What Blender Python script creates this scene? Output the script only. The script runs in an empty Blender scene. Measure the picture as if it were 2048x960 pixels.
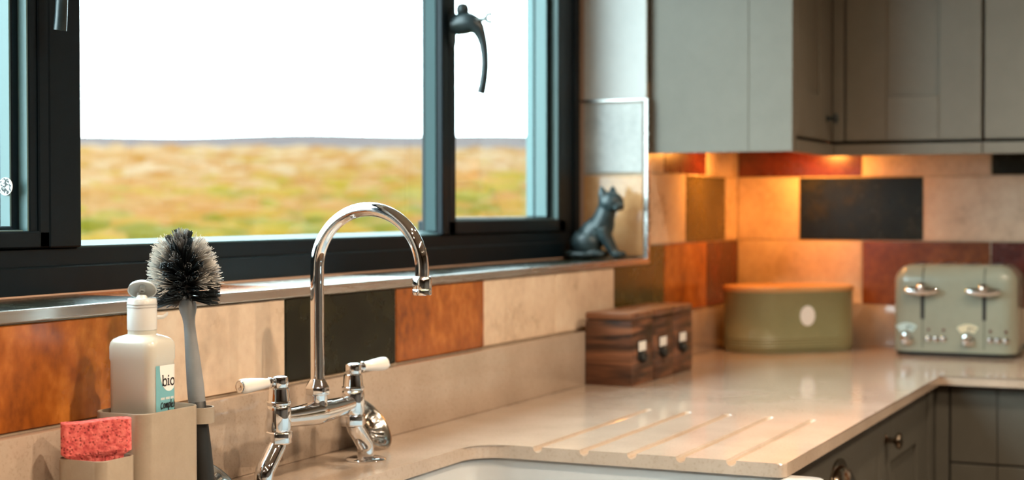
import bpy, bmesh, math, random
from mathutils import Vector, Matrix, noise as mnoise
random.seed(7)
D = bpy.data
SC = bpy.context.scene
COL = SC.collection
PI = math.pi

# ------------------------------------------------------------------ camera
cam_d = D.cameras.new('camera')
cam = D.objects.new('camera', cam_d)
COL.objects.link(cam)
F_PX, YAW, PITCH, ROLL = 3160.07, 0.432662, -0.01939, -0.000582
cam_d.sensor_width = 36.0
cam_d.sensor_fit = 'HORIZONTAL'
cam_d.lens = F_PX / 2048 * 36.0
cam_d.clip_start = 0.01
cam_d.clip_end = 3000
CAM = Vector((-3.808733, -1.140176, 0.329819))
fw = Vector((math.cos(PITCH) * math.cos(YAW), math.cos(PITCH) * math.sin(YAW), math.sin(PITCH)))
rt = fw.cross(Vector((0, 0, 1))).normalized()
up = rt.cross(fw)
c_, s_ = math.cos(ROLL), math.sin(ROLL)
rt, up = rt * c_ + up * s_, up * c_ - rt * s_
cam.matrix_world = Matrix(((rt.x, up.x, -fw.x, CAM.x), (rt.y, up.y, -fw.y, CAM.y), (rt.z, up.z, -fw.z, CAM.z), (0, 0, 0, 1)))
cam_d.dof.use_dof = True
cam_d.dof.focus_distance = 1.78
cam_d.dof.aperture_fstop = 5.0
SC.camera = cam

# ------------------------------------------------------------------ sky, sun, exposure
W = D.worlds.new('sky')
SC.world = W
W.use_nodes = True
bg = W.node_tree.nodes['Background']
bg.inputs[0].default_value = (0.72, 0.95, 1.0, 1)
bg.inputs[1].default_value = 14.5
sun_d = D.lights.new('sun', 'SUN')
sun_d.energy = 1.6
sun_d.angle = 0.05
sun_d.color = (1.0, 0.93, 0.82)
sun = D.objects.new('sun', sun_d)
COL.objects.link(sun)
sun.rotation_euler = Vector((-0.25, 0.62, -0.75)).to_track_quat('-Z', 'Y').to_euler()
SC.view_settings.view_transform = 'Standard'
SC.view_settings.look = 'None'
SC.view_settings.gamma = 1.0
SC.view_settings.use_curve_mapping = False
SC.view_settings.exposure = 0.0
try:
    SC.cycles.use_denoising = True
    SC.cycles.max_bounces = 10
    SC.cycles.sample_clamp_indirect = 6.0
    SC.cycles.caustics_reflective = False
    SC.cycles.caustics_refractive = False
except Exception:
    pass

# ceiling downlights of the kitchen: (x, y, watts)
CEIL = 1.49
DOWN = [(-4.4, -1.05, 7.9, 'over the far end of the window worktop'), (-3.4, -1.05, 7.9, 'over the worktop left of the sink'), (-2.4, -1.05, 16.1, 'in front of the bridge tap'), (-1.4, -1.10, 9.0, 'in front of the drainer grooves'),
        (-4.4, -2.1, 9.9, 'in the middle row, furthest from the cabinets'), (-3.4, -2.1, 17.0, 'in the middle row behind the sink'), (-2.4, -2.1, 36.0, 'in the middle row behind the drainer'), (-1.3, -1.9, 21.0, 'in the middle row nearest the toaster'),
        (-3.2, -3.1, 10.7, 'by the rear wall, away from the cabinets'), (-1.6, -3.1, 10.7, 'by the rear wall, nearer the cabinets')]
DOWN_COL = (1.0, 0.78, 0.56)
PUCK_COL = (1.0, 0.37, 0.06)


# ------------------------------------------------------------------ material helpers
def new_mat(name):
    m = D.materials.new(name)
    m.use_nodes = True
    return m, m.node_tree.nodes, m.node_tree.links, m.node_tree.nodes['Principled BSDF']


def mat(name, col, rough=0.5, metal=0.0, spec=0.5, coat=0.0, emit=None, es=0.0):
    m, n, l, b = new_mat(name)
    b.inputs['Base Color'].default_value = (*col, 1)
    b.inputs['Roughness'].default_value = rough
    b.inputs['Metallic'].default_value = metal
    b.inputs['Specular IOR Level'].default_value = spec
    b.inputs['Coat Weight'].default_value = coat
    if emit:
        b.inputs['Emission Color'].default_value = (*emit, 1)
        b.inputs['Emission Strength'].default_value = es
    return m


def node(n, t, **kw):
    x = n.new(t)
    for k, v in kw.items():
        setattr(x, k, v)
    return x


def ramp(n, stops):
    r = n.new('ShaderNodeValToRGB')
    e = r.color_ramp.elements
    while len(e) < len(stops):
        e.new(0.5)
    for i, (p, c) in enumerate(stops):
        e[i].position = p
        e[i].color = (*c, 1) if len(c) == 3 else c
    return r


def coords(n, l, scale=(1, 1, 1), rnd=True):
    """world-position texture coordinates, shifted per object so that no two pieces repeat"""
    g = n.new('ShaderNodeNewGeometry')
    mp = n.new('ShaderNodeMapping')
    mp.inputs['Scale'].default_value = scale
    l.new(g.outputs['Position'], mp.inputs['Vector'])
    if rnd:
        oi = n.new('ShaderNodeObjectInfo')
        ml = node(n, 'ShaderNodeMath', operation='MULTIPLY')
        ml.inputs[1].default_value = 37.0
        l.new(oi.outputs['Random'], ml.inputs[0])
        l.new(ml.outputs[0], mp.inputs['Location'])
    return mp.outputs[0]


def mottled(name, c_dark, c_mid, c_light, rough=0.28, scale=11, stretch=(1, 1, 1), bump=0.15, spec=0.5, fine=70, coat=0.0, rvar=0.12):
    """glaze-like mottling: broad clouds, finer grain, slight relief"""
    m, n, l, b = new_mat(name)
    v = coords(n, l, stretch)
    a = n.new('ShaderNodeTexNoise')
    a.inputs['Scale'].default_value = scale
    a.inputs['Detail'].default_value = 5
    a.inputs['Roughness'].default_value = 0.62
    l.new(v, a.inputs['Vector'])
    f = n.new('ShaderNodeTexNoise')
    f.inputs['Scale'].default_value = fine
    f.inputs['Detail'].default_value = 4
    l.new(v, f.inputs['Vector'])
    mx = node(n, 'ShaderNodeMix', data_type='FLOAT')
    mx.inputs[0].default_value = 0.3
    l.new(a.outputs['Fac'], mx.inputs[2])
    l.new(f.outputs['Fac'], mx.inputs[3])
    r = ramp(n, [(0.32, c_dark), (0.5, c_mid), (0.68, c_light)])
    l.new(mx.outputs[0], r.inputs[0])
    l.new(r.outputs[0], b.inputs['Base Color'])
    rr = n.new('ShaderNodeMapRange')
    rr.inputs['To Min'].default_value = max(0.02, rough - rvar)
    rr.inputs['To Max'].default_value = rough + rvar
    l.new(a.outputs['Fac'], rr.inputs['Value'])
    l.new(rr.outputs[0], b.inputs['Roughness'])
    b.inputs['Specular IOR Level'].default_value = spec
    b.inputs['Coat Weight'].default_value = coat
    bp = n.new('ShaderNodeBump')
    bp.inputs['Strength'].default_value = bump
    bp.inputs['Distance'].default_value = 0.002
    l.new(mx.outputs[0], bp.inputs['Height'])
    l.new(bp.outputs[0], b.inputs['Normal'])
    return m


def wood(name, dark, mid, light, axis='y', rough=0.4):
    m, n, l, b = new_mat(name)
    sc = {'x': (2.2, 22, 34), 'y': (22, 2.2, 34), 'xy': (3, 3, 34)}[axis]
    v = coords(n, l, sc)
    a = n.new('ShaderNodeTexNoise')
    a.inputs['Scale'].default_value = 2.2
    a.inputs['Detail'].default_value = 6
    a.inputs['Distortion'].default_value = 0.7
    l.new(v, a.inputs['Vector'])
    r = ramp(n, [(0.33, dark), (0.5, mid), (0.66, light)])
    l.new(a.outputs['Fac'], r.inputs[0])
    l.new(r.outputs[0], b.inputs['Base Color'])
    b.inputs['Roughness'].default_value = rough
    bp = n.new('ShaderNodeBump')
    bp.inputs['Strength'].default_value = 0.2
    bp.inputs['Distance'].default_value = 0.001
    l.new(a.outputs['Fac'], bp.inputs['Height'])
    l.new(bp.outputs[0], b.inputs['Normal'])
    return m


# glazed tiles
T_CREAM = mottled('tile_cream', (0.57, 0.42, 0.30), (0.74, 0.57, 0.42), (0.84, 0.69, 0.53), 0.30, 9, bump=0.2)
T_RUST = mottled('tile_rust', (0.14, 0.034, 0.006), (0.36, 0.10, 0.014), (0.62, 0.22, 0.038), 0.24, 10, (1, 1, 0.7), bump=0.25)
T_BLACK = mottled('tile_black_green', (0.006, 0.006, 0.004), (0.010, 0.011, 0.006), (0.026, 0.024, 0.010), 0.26, 12, bump=0.2, spec=0.22)
T_OLIVE = mottled('tile_olive', (0.035, 0.030, 0.010), (0.075, 0.055, 0.014), (0.12, 0.08, 0.02), 0.26, 12, bump=0.25)
T_MAROON = mottled('tile_maroon', (0.04, 0.007, 0.006), (0.095, 0.015, 0.011), (0.18, 0.030, 0.018), 0.27, 10, bump=0.25)
T_BROWN = mottled('tile_brown', (0.12, 0.03, 0.008), (0.22, 0.06, 0.014), (0.34, 0.10, 0.02), 0.24, 10, bump=0.25)
T_PALE = mottled('tile_pale_grey', (0.42, 0.43, 0.42), (0.55, 0.56, 0.54), (0.66, 0.67, 0.64), 0.25, 12, bump=0.2)
T_AMBER = mottled('tile_light_amber', (0.64, 0.33, 0.14), (0.76, 0.43, 0.20), (0.84, 0.54, 0.28), 0.13, 8, bump=0.1, rvar=0.05)
GROUT = mottled('grout', (0.50, 0.40, 0.29), (0.60, 0.48, 0.35), (0.66, 0.55, 0.42), 0.8, 40, bump=0.4)
PLASTER = mottled('white_plaster', (0.70, 0.71, 0.70), (0.74, 0.75, 0.74), (0.77, 0.78, 0.77), 0.75, 6, bump=0.08)
SEAL = mat('tan_sealant', (0.50, 0.33, 0.24), 0.6)
WALLPAINT = mottled('room_paint', (0.11, 0.10, 0.09), (0.13, 0.12, 0.11), (0.15, 0.14, 0.13), 0.8, 5, bump=0.1)
FLOORM = wood('oak_floor', (0.07, 0.04, 0.022), (0.10, 0.06, 0.034), (0.13, 0.082, 0.048), 'x', 0.35)
CEILM = mat('ceiling_paint', (0.50, 0.48, 0.45), 0.9)
ALU = mottled('brushed_aluminium', (0.52, 0.49, 0.46), (0.60, 0.57, 0.54), (0.68, 0.66, 0.63), 0.27, 4, (1, 1, 30), bump=0.05, rvar=0.04)
ALU.node_tree.nodes['Principled BSDF'].inputs['Metallic'].default_value = 0.95
FRAME = mottled('anthracite_frame', (0.0022, 0.0078, 0.0125), (0.003, 0.0095, 0.015), (0.004, 0.0115, 0.018), 0.42, 60, bump=0.04, fine=400, rvar=0.05, spec=0.22)
SKYLIT_DIM = mat('frame_skylit_dim_tone', (0.045, 0.085, 0.09), 0.55, spec=0.25)  # dimmer sky-lit tone of the frame, daylight painted in, for the middle pane
SKYLIT = mat('frame_skylit_tone', (0.115, 0.20, 0.205), 0.38)  # frame colour lightened to stand for daylight on the rebate faces
GASKET = mat('black_gasket', (0.008, 0.01, 0.011), 0.6)
HANDLE = mottled('dark_iron', (0.014, 0.022, 0.025), (0.02, 0.032, 0.036), (0.03, 0.045, 0.05), 0.32, 30, bump=0.2)
CHROME = mat('chrome', (0.86, 0.86, 0.87), 0.035, 1.0)
STEEL = mat('stainless_steel', (0.62, 0.60, 0.57), 0.16, 1.0)
BRONZE = mat('dark_bronze', (0.20, 0.16, 0.12), 0.16, 1.0)
CERAMIC = mat('white_ceramic', (0.86, 0.80, 0.74), 0.12, coat=0.6)
SINKM = mottled('sink_ceramic', (0.46, 0.47, 0.47), (0.48, 0.49, 0.49), (0.50, 0.51, 0.51), 0.15, 3, bump=0.02)
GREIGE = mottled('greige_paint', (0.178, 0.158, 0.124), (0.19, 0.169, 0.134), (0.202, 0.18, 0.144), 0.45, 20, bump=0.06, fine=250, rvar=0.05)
GREIGE_SHADED = mottled('greige_shaded_paint', (0.072, 0.068, 0.056), (0.078, 0.074, 0.061), (0.084, 0.080, 0.066), 0.45, 20, bump=0.06, fine=250, rvar=0.05)  # darker copy of the greige, shade of the base cabinets painted in
GREIGE_IN = mat('cabinet_carcass', (0.045, 0.036, 0.028), 0.7)
CADDYM = mottled('stone_plastic', (0.31, 0.252, 0.19), (0.335, 0.272, 0.205), (0.355, 0.29, 0.22), 0.42, 60, bump=0.05, fine=400, rvar=0.04)
BLACKP = mat('black_plastic', (0.010, 0.011, 0.011), 0.45)
GREYP = mottled('grey_rubber', (0.20, 0.205, 0.21), (0.235, 0.24, 0.245), (0.27, 0.275, 0.28), 0.45, 30, bump=0.05)
TEAL_PRINT = mat('teal_print', (0.17, 0.42, 0.47), 0.4)
WHITE_PRINT = mat('white_print', (0.85, 0.83, 0.80), 0.45)
INK = mat('black_ink', (0.010, 0.010, 0.012), 0.5)
CATM = mottled('cat_bronze', (0.018, 0.030, 0.034), (0.028, 0.045, 0.050), (0.05, 0.08, 0.085), 0.36, 40, bump=0.25)
OLIVE_TIN = mottled('olive_enamel', (0.24, 0.235, 0.12), (0.265, 0.26, 0.135), (0.29, 0.28, 0.15), 0.30, 10, bump=0.03, rvar=0.04)
BAMBOO = wood('bamboo_lid', (0.52, 0.25, 0.09), (0.62, 0.32, 0.12), (0.70, 0.40, 0.17), 'xy', 0.32)
SAGE = mottled('sage_enamel', (0.265, 0.285, 0.230), (0.285, 0.305, 0.245), (0.30, 0.32, 0.255), 0.22, 6, bump=0.02, coat=0.4, rvar=0.04)
ACACIA_Y = wood('acacia_wood', (0.020, 0.008, 0.004), (0.10, 0.038, 0.018), (0.24, 0.098, 0.045), 'xy', 0.42)
ACACIA_LID = wood('acacia_lid_wood', (0.10, 0.036, 0.015), (0.17, 0.066, 0.03), (0.25, 0.10, 0.045), 'y', 0.32)
BRASS_SPK = mat('spanner_steel', (0.30, 0.33, 0.33), 0.4, 0.7)
BULB = mat('warm_bulb', (1, 0.8, 0.6), 0.5, emit=(1.0, 0.80, 0.58), es=30)
PUCKG = mat('warm_puck', (1, 0.6, 0.3), 0.5, emit=PUCK_COL, es=8)


def make_quartz():
    m, n, l, b = new_mat('beige_quartz')
    v = coords(n, l, rnd=False)
    vo = n.new('ShaderNodeTexVoronoi')
    vo.inputs['Scale'].default_value = 420
    l.new(v, vo.inputs['Vector'])
    no = n.new('ShaderNodeTexNoise')
    no.inputs['Scale'].default_value = 9
    no.inputs['Detail'].default_value = 6
    l.new(v, no.inputs['Vector'])
    fn = n.new('ShaderNodeTexNoise')
    fn.inputs['Scale'].default_value = 260
    l.new(v, fn.inputs['Vector'])
    r1 = ramp(n, [(0.3, (0.40, 0.31, 0.24)), (0.7, (0.49, 0.39, 0.31))])
    l.new(no.outputs['Fac'], r1.inputs[0])
    r2 = ramp(n, [(0.34, (0.72, 0.68, 0.64)), (0.44, (1, 1, 1)), (0.62, (1, 1, 1)), (0.7, (1.12, 1.12, 1.12))])
    l.new(fn.outputs['Fac'], r2.inputs[0])
    mx = node(n, 'ShaderNodeMix', data_type='RGBA', blend_type='MULTIPLY')
    mx.inputs[0].default_value = 0.4
    l.new(r1.outputs[0], mx.inputs[6])
    l.new(r2.outputs[0], mx.inputs[7])
    # a few dark specks
    r3 = ramp(n, [(0.0, (0, 0, 0)), (0.055, (0, 0, 0)), (0.075, (1, 1, 1))])
    vs = n.new('ShaderNodeTexVoronoi')
    vs.inputs['Scale'].default_value = 60
    l.new(v, vs.inputs['Vector'])
    l.new(vs.outputs['Distance'], r3.inputs[0])
    m2 = node(n, 'ShaderNodeMix', data_type='RGBA', blend_type='MULTIPLY')
    m2.inputs[0].default_value = 0.12
    l.new(mx.outputs[2], m2.inputs[6])
    l.new(r3.outputs[0], m2.inputs[7])
    l.new(m2.outputs[2], b.inputs['Base Color'])
    b.inputs['Roughness'].default_value = 0.10
    b.inputs['Specular IOR Level'].default_value = 0.5
    return m


QUARTZ = make_quartz()


def make_glass(name, tint=(1, 1, 1), ior=1.45):
    m = D.materials.new(name)
    m.use_nodes = True
    n, l = m.node_tree.nodes, m.node_tree.links
    n.clear()
    o = n.new('ShaderNodeOutputMaterial')
    t = n.new('ShaderNodeBsdfTransparent')
    t.inputs[0].default_value = (*tint, 1)
    g = n.new('ShaderNodeBsdfGlossy')
    g.inputs['Roughness'].default_value = 0.01
    lw = n.new('ShaderNodeLayerWeight')
    lw.inputs[0].default_value = 0.5
    pw = node(n, 'ShaderNodeMath', operation='POWER')
    pw.inputs[1].default_value = 5.0
    l.new(lw.outputs['Facing'], pw.inputs[0])
    f = node(n, 'ShaderNodeMath', operation='MULTIPLY_ADD')      # Schlick reflectance, the same from both sides
    f.inputs[1].default_value = 0.96
    f.inputs[2].default_value = 0.04
    l.new(pw.outputs[0], f.inputs[0])
    x = n.new('ShaderNodeMixShader')
    l.new(f.outputs[0], x.inputs[0])
    l.new(t.outputs[0], x.inputs[1])
    l.new(g.outputs[0], x.inputs[2])
    l.new(x.outputs[0], o.inputs[0])
    return m


GLASS = make_glass('window_glass', (0.97, 0.98, 0.98))


def make_milky(name, col, trans, rough):
    m, n, l, b = new_mat(name)
    b.inputs['Base Color'].default_value = (*col, 1)
    b.inputs['Roughness'].default_value = rough
    b.inputs['Subsurface Weight'].default_value = trans
    b.inputs['Subsurface Radius'].default_value = (0.02, 0.018, 0.015)
    b.inputs['Subsurface Scale'].default_value = 0.6
    b.inputs['Coat Weight'].default_value = 0.35
    b.inputs['Coat Roughness'].default_value = 0.15
    return m


BOTTLE = make_milky('milky_plastic', (0.60, 0.585, 0.52), 0.35, 0.3)
CAPM = make_milky('frosted_cap', (0.68, 0.68, 0.66), 0.3, 0.28)


def make_clear():
    m, n, l, b = new_mat('clear_plastic')
    b.inputs['Base Color'].default_value = (0.80, 0.85, 0.85, 1)
    b.inputs['Roughness'].default_value = 0.15
    b.inputs['Transmission Weight'].default_value = 0.28
    b.inputs['IOR'].default_value = 1.4
    return m


CLEAR = make_clear()


def make_sponge():
    m, n, l, b = new_mat('coral_sponge')
    v = coords(n, l, rnd=False)
    vo = n.new('ShaderNodeTexVoronoi')
    vo.inputs['Scale'].default_value = 330
    vo.inputs['Randomness'].default_value = 1
    l.new(v, vo.inputs['Vector'])
    no = n.new('ShaderNodeTexNoise')
    no.inputs['Scale'].default_value = 190
    no.inputs['Detail'].default_value = 2
    l.new(v, no.inputs['Vector'])
    r = ramp(n, [(0.34, (0.55, 0.075, 0.075)), (0.47, (0.74, 0.135, 0.125)), (0.64, (0.84, 0.20, 0.18))])
    l.new(no.outputs['Fac'], r.inputs[0])
    r2 = ramp(n, [(0.26, (0.30, 0.12, 0.14)), (0.42, (1, 1, 1))])
    sc = n.new('ShaderNodeSeparateColor')
    l.new(vo.outputs['Color'], sc.inputs[0])
    gt = node(n, 'ShaderNodeMath', operation='LESS_THAN')
    gt.inputs[1].default_value = 0.45
    l.new(sc.outputs[0], gt.inputs[0])
    mxm = node(n, 'ShaderNodeMath', operation='MAXIMUM')
    l.new(vo.outputs['Distance'], mxm.inputs[0])
    l.new(gt.outputs[0], mxm.inputs[1])
    l.new(mxm.outputs[0], r2.inputs[0])
    mx = node(n, 'ShaderNodeMix', data_type='RGBA', blend_type='MULTIPLY')
    mx.inputs[0].default_value = 0.85
    l.new(r.outputs[0], mx.inputs[6])
    l.new(r2.outputs[0], mx.inputs[7])
    l.new(mx.outputs[2], b.inputs['Base Color'])
    b.inputs['Roughness'].default_value = 0.85
    b.inputs['Subsurface Weight'].default_value = 0.15
    b.inputs['Subsurface Radius'].default_value = (0.01, 0.004, 0.004)
    bp = n.new('ShaderNodeBump')
    bp.inputs['Strength'].default_value = 0.7
    bp.inputs['Distance'].default_value = 0.0015
    l.new(no.outputs['Fac'], bp.inputs['Height'])
    l.new(bp.outputs[0], b.inputs['Normal'])
    return m


SPONGE = make_sponge()


def make_field():
    m, n, l, b = new_mat('moor_grass')
    g = n.new('ShaderNodeNewGeometry')
    sx = n.new('ShaderNodeSeparateXYZ')
    l.new(g.outputs['Position'], sx.inputs[0])

    def nz(scale, st):
        mp = n.new('ShaderNodeMapping')
        mp.inputs['Scale'].default_value = st
        l.new(g.outputs['Position'], mp.inputs['Vector'])
        t = n.new('ShaderNodeTexNoise')
        t.inputs['Scale'].default_value = scale
        t.inputs['Detail'].default_value = 9
        t.inputs['Roughness'].default_value = 0.68
        l.new(mp.outputs[0], t.inputs['Vector'])
        return t.outputs['Fac']
    a = nz(0.11, (1, 1, 1))
    s = nz(0.7, (1, 1, 1))
    mx = node(n, 'ShaderNodeMix', data_type='FLOAT')
    mx.inputs[0].default_value = 0.4
    l.new(a, mx.inputs[2])
    l.new(s, mx.inputs[3])
    straw = ramp(n, [(0.38, (0.0433, 0.0150, 0.0020)), (0.47, (0.0538, 0.0220, 0.0042)), (0.53, (0.0572, 0.0282, 0.0083)), (0.62, (0.0619, 0.0375, 0.0187))])
    l.new(mx.outputs[0], straw.inputs[0])
    gn = ramp(n, [(0.38, (0.0209, 0.0177, 0.0004)), (0.5, (0.0469, 0.0290, 0.0004)), (0.62, (0.0572, 0.0308, 0.0025))])
    l.new(s, gn.inputs[0])
    # the grass is greener near the house, drier up the slope (distance from the wall)
    mr = n.new('ShaderNodeMapRange')
    mr.inputs['From Min'].default_value = 10
    mr.inputs['From Max'].default_value = 45
    mr.inputs['To Min'].default_value = 0.16
    mr.inputs['To Max'].default_value = -0.12
    l.new(sx.outputs['Y'], mr.inputs['Value'])
    b2 = nz(0.22, (1, 1, 1))
    ad = node(n, 'ShaderNodeMath', operation='ADD')
    l.new(mr.outputs[0], ad.inputs[0])
    l.new(b2, ad.inputs[1])
    th = ramp(n, [(0.48, (0, 0, 0)), (0.62, (1, 1, 1))])
    l.new(ad.outputs[0], th.inputs[0])
    mc = node(n, 'ShaderNodeMix', data_type='RGBA')
    l.new(th.outputs[0], mc.inputs[0])
    l.new(straw.outputs[0], mc.inputs[6])
    l.new(gn.outputs[0], mc.inputs[7])
    l.new(mc.outputs[2], b.inputs['Base Color'])
    b.inputs['Roughness'].default_value = 0.95
    b.inputs['Specular IOR Level'].default_value = 0.1
    return m


FIELD = make_field()
HILLM = mottled('hazy_hill', (0.047, 0.036, 0.0355), (0.050, 0.0385, 0.038), (0.054, 0.042, 0.041), 1.0, 0.01, bump=0, fine=0.03, spec=0)


# ------------------------------------------------------------------ mesh helpers
def link(name, bm, m, parent=None, smooth=None, loc=None):
    me = D.meshes.new(name)
    bmesh.ops.recalc_face_normals(bm, faces=bm.faces)
    bm.to_mesh(me)
    bm.free()
    return link_me(name, me, m, parent, smooth, loc)


def link_me(name, me, m, parent=None, smooth=None, loc=None):
    if isinstance(m, (list, tuple)):
        for k in m:
            me.materials.append(k)
    else:
        me.materials.append(m)
    if smooth is not None:
        for p in me.polygons:
            p.use_smooth = True
        if smooth > 0:
            try:
                me.set_sharp_from_angle(angle=math.radians(smooth))
            except Exception:
                pass
    o = D.objects.new(name, me)
    COL.objects.link(o)
    if loc is not None:
        o.location = loc
    if parent is not None:
        o.parent = parent
    return o


def tag(o, label=None, cat=None, group=None, kind=None):
    if label:
        o['label'] = label
    if cat:
        o['category'] = cat
    if group:
        o['group'] = group
    if kind:
        o['kind'] = kind
    return o


def empty(name, loc=(0, 0, 0), rz=0.0, **kw):
    o = D.objects.new(name, None)
    o.empty_display_size = 0.02
    o.location = loc
    o.rotation_euler = (0, 0, rz)
    COL.objects.link(o)
    return tag(o, **kw)


def B():
    return bmesh.new()


def box(bm, x0, x1, y0, y1, z0, z1, bev=0.0, seg=1):
    r = bmesh.ops.create_cube(bm, size=1)
    vs = r['verts']
    for v in vs:
        v.co = Vector(((x0 + x1) / 2 + v.co.x * (x1 - x0), (y0 + y1) / 2 + v.co.y * (y1 - y0), (z0 + z1) / 2 + v.co.z * (z1 - z0)))
    if bev > 0:
        es = list({e for v in vs for e in v.link_edges})
        bmesh.ops.bevel(bm, geom=es, offset=bev, segments=seg, profile=0.5, affect='EDGES')
    return bm


def bx(*a, **k):
    return box(B(), *a, **k)


def lathe(bm, prof, seg=40, M=None):
    """prof: (radius, height) pairs turned round local z"""
    rings = []
    for r, z in prof:
        if r < 1e-6:
            rings.append([bm.verts.new((0, 0, z))])
        else:
            rings.append([bm.verts.new((r * math.cos(2 * PI * i / seg), r * math.sin(2 * PI * i / seg), z)) for i in range(seg)])
    nv = [v for g in rings for v in g]
    for a, b in zip(rings, rings[1:]):
        for i in range(seg):
            j = (i + 1) % seg
            if len(a) == 1 and len(b) == 1:
                continue
            if len(a) == 1:
                bm.faces.new((a[0], b[j], b[i]))
            elif len(b) == 1:
                bm.faces.new((a[i], a[j], b[0]))
            else:
                bm.faces.new((a[i], a[j], b[j], b[i]))
    if len(rings[0]) > 1:
        bm.faces.new(rings[0][::-1])
    if len(rings[-1]) > 1:
        bm.faces.new(rings[-1])
    if M is not None:
        bmesh.ops.transform(bm, matrix=M, verts=nv)
    return bm


def tube(bm, pts, rad, seg=16, cap=True, flat=None):
    """sweep a circle along pts; rad: number or list"""
    pts = [Vector(p) for p in pts]
    n = len(pts)
    rs = rad if isinstance(rad, (list, tuple)) else [rad] * n
    tang = []
    for i in range(n):
        a, b = pts[max(0, i - 1)], pts[min(n - 1, i + 1)]
        tang.append((b - a).normalized())
    t0 = tang[0]
    ref = Vector((0, 0, 1)) if abs(t0.z) < 0.9 else Vector((1, 0, 0))
    u = t0.cross(ref).normalized()
    rings = []
    for i in range(n):
        t = tang[i]
        u = (u - t * u.dot(t)).normalized()
        w = t.cross(u)
        rings.append([bm.verts.new(pts[i] + (u * math.cos(2 * PI * k / seg) * (flat or 1) + w * math.sin(2 * PI * k / seg)) * rs[i]) for k in range(seg)])
    for a, b in zip(rings, rings[1:]):
        for k in range(seg):
            j = (k + 1) % seg
            bm.faces.new((a[k], a[j], b[j], b[k]))
    if cap:
        bm.faces.new(rings[0][::-1])
        bm.faces.new(rings[-1])
    return bm


def axis_m(p, d):
    """matrix that takes local z to direction d at p"""
    q = Vector(d).to_track_quat('Z', 'Y')
    return Matrix.Translation(p) @ q.to_matrix().to_4x4()


def rrect(x0, x1, y0, y1, r, n=6):
    """rounded rectangle outline, counter-clockwise"""
    out = []
    for cx, cy, a0 in ((x1 - r, y1 - r, 0), (x0 + r, y1 - r, 90), (x0 + r, y0 + r, 180), (x1 - r, y0 + r, 270)):
        for i in range(n + 1):
            a = math.radians(a0 + 90 * i / n)
            out.append((cx + r * math.cos(a), cy + r * math.sin(a)))
    return out


def loft(bm, secs, cap0=True, cap1=True):
    """secs: list of (outline, z) with equal point counts"""
    rings = [[bm.verts.new((x, y, z)) for x, y in o] for o, z in secs]
    for a, b in zip(rings, rings[1:]):
        n = len(a)
        for i in range(n):
            j = (i + 1) % n
            bm.faces.new((a[i], a[j], b[j], b[i]))
    if cap0:
        bm.faces.new(rings[0][::-1])
    if cap1:
        bm.faces.new(rings[-1])
    return bm


def inset(o, k):
    """scale outline points towards their centre by distance k"""
    cx = sum(p[0] for p in o) / len(o)
    cy = sum(p[1] for p in o) / len(o)
    hx = max(abs(p[0] - cx) for p in o)
    hy = max(abs(p[1] - cy) for p in o)
    return [(cx + (x - cx) * (hx - k) / hx, cy + (y - cy) * (hy - k) / hy) for x, y in o]


def prism(bm, outline, z0, z1, bev=0.0):
    vs0 = [bm.verts.new((x, y, z0)) for x, y in outline]
    vs1 = [bm.verts.new((x, y, z1)) for x, y in outline]
    n = len(outline)
    bm.faces.new(vs0[::-1])
    top = bm.faces.new(vs1)
    for i in range(n):
        j = (i + 1) % n
        bm.faces.new((vs0[i], vs0[j], vs1[j], vs1[i]))
    if bev:
        bmesh.ops.bevel(bm, geom=list(top.edges), offset=bev, segments=2, profile=0.5, affect='EDGES')
    return bm


def xf(bm, M):
    bmesh.ops.transform(bm, matrix=M, verts=bm.verts)
    return bm


def lamp(name, loc, col, watts, size, parent=None, direction=(0, 0, -1), spread=None):
    d = D.lights.new(name, 'AREA')
    d.shape = 'DISK'
    d.size = size
    d.energy = watts
    d.color = col
    if spread:
        d.spread = spread
    o = D.objects.new(name, d)
    o.location = loc
    o.rotation_euler = Vector(direction).to_track_quat('-Z', 'Y').to_euler()
    COL.objects.link(o)
    if parent:
        o.parent = parent
    return o


# ------------------------------------------------------------------ the setting
FLOOR = -0.91
link('floor', bx(-6.2, 0.3, -4.3, 0.35, FLOOR - 0.1, FLOOR), FLOORM)['kind'] = 'structure'
link('ceiling', bx(-6.2, 0.3, -4.3, 0.35, 1.5, 1.6), CEILM)['kind'] = 'structure'
link('wall_left', bx(-6.2, -6.0, -4.3, 0.35, FLOOR, 1.5), WALLPAINT)['kind'] = 'structure'
link('wall_rear', bx(-6.0, 0.3, -4.3, -4.1, FLOOR, 1.5), WALLPAINT)['kind'] = 'structure'

RX0, RX1 = -2.935, -0.665            # sides of the window opening
SILL, HEAD = 0.226, 1.28
UP = 0.1                              # top of the stone upstand
TH, TL = 0.154, 0.30
wb = B()
box(wb, -6.0, 0.3, 0.0085, 0.245, FLOOR, SILL - 0.008)
box(wb, -6.0, 0.3, 0.0085, 0.245, HEAD, 1.5)
box(wb, -6.0, RX0 - 0.008, 0.0085, 0.245, SILL - 0.008, HEAD)
box(wb, RX1 + 0.008, 0.3, 0.0085, 0.245, SILL - 0.008, HEAD)
wall_window = link('wall_window', wb, PLASTER)
wall_window['kind'] = 'structure'
wall_back = link('wall_back', bx(0.0085, 0.3, -4.1, 0.0085, FLOOR, 1.5), PLASTER)
wall_back['kind'] = 'structure'

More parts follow.
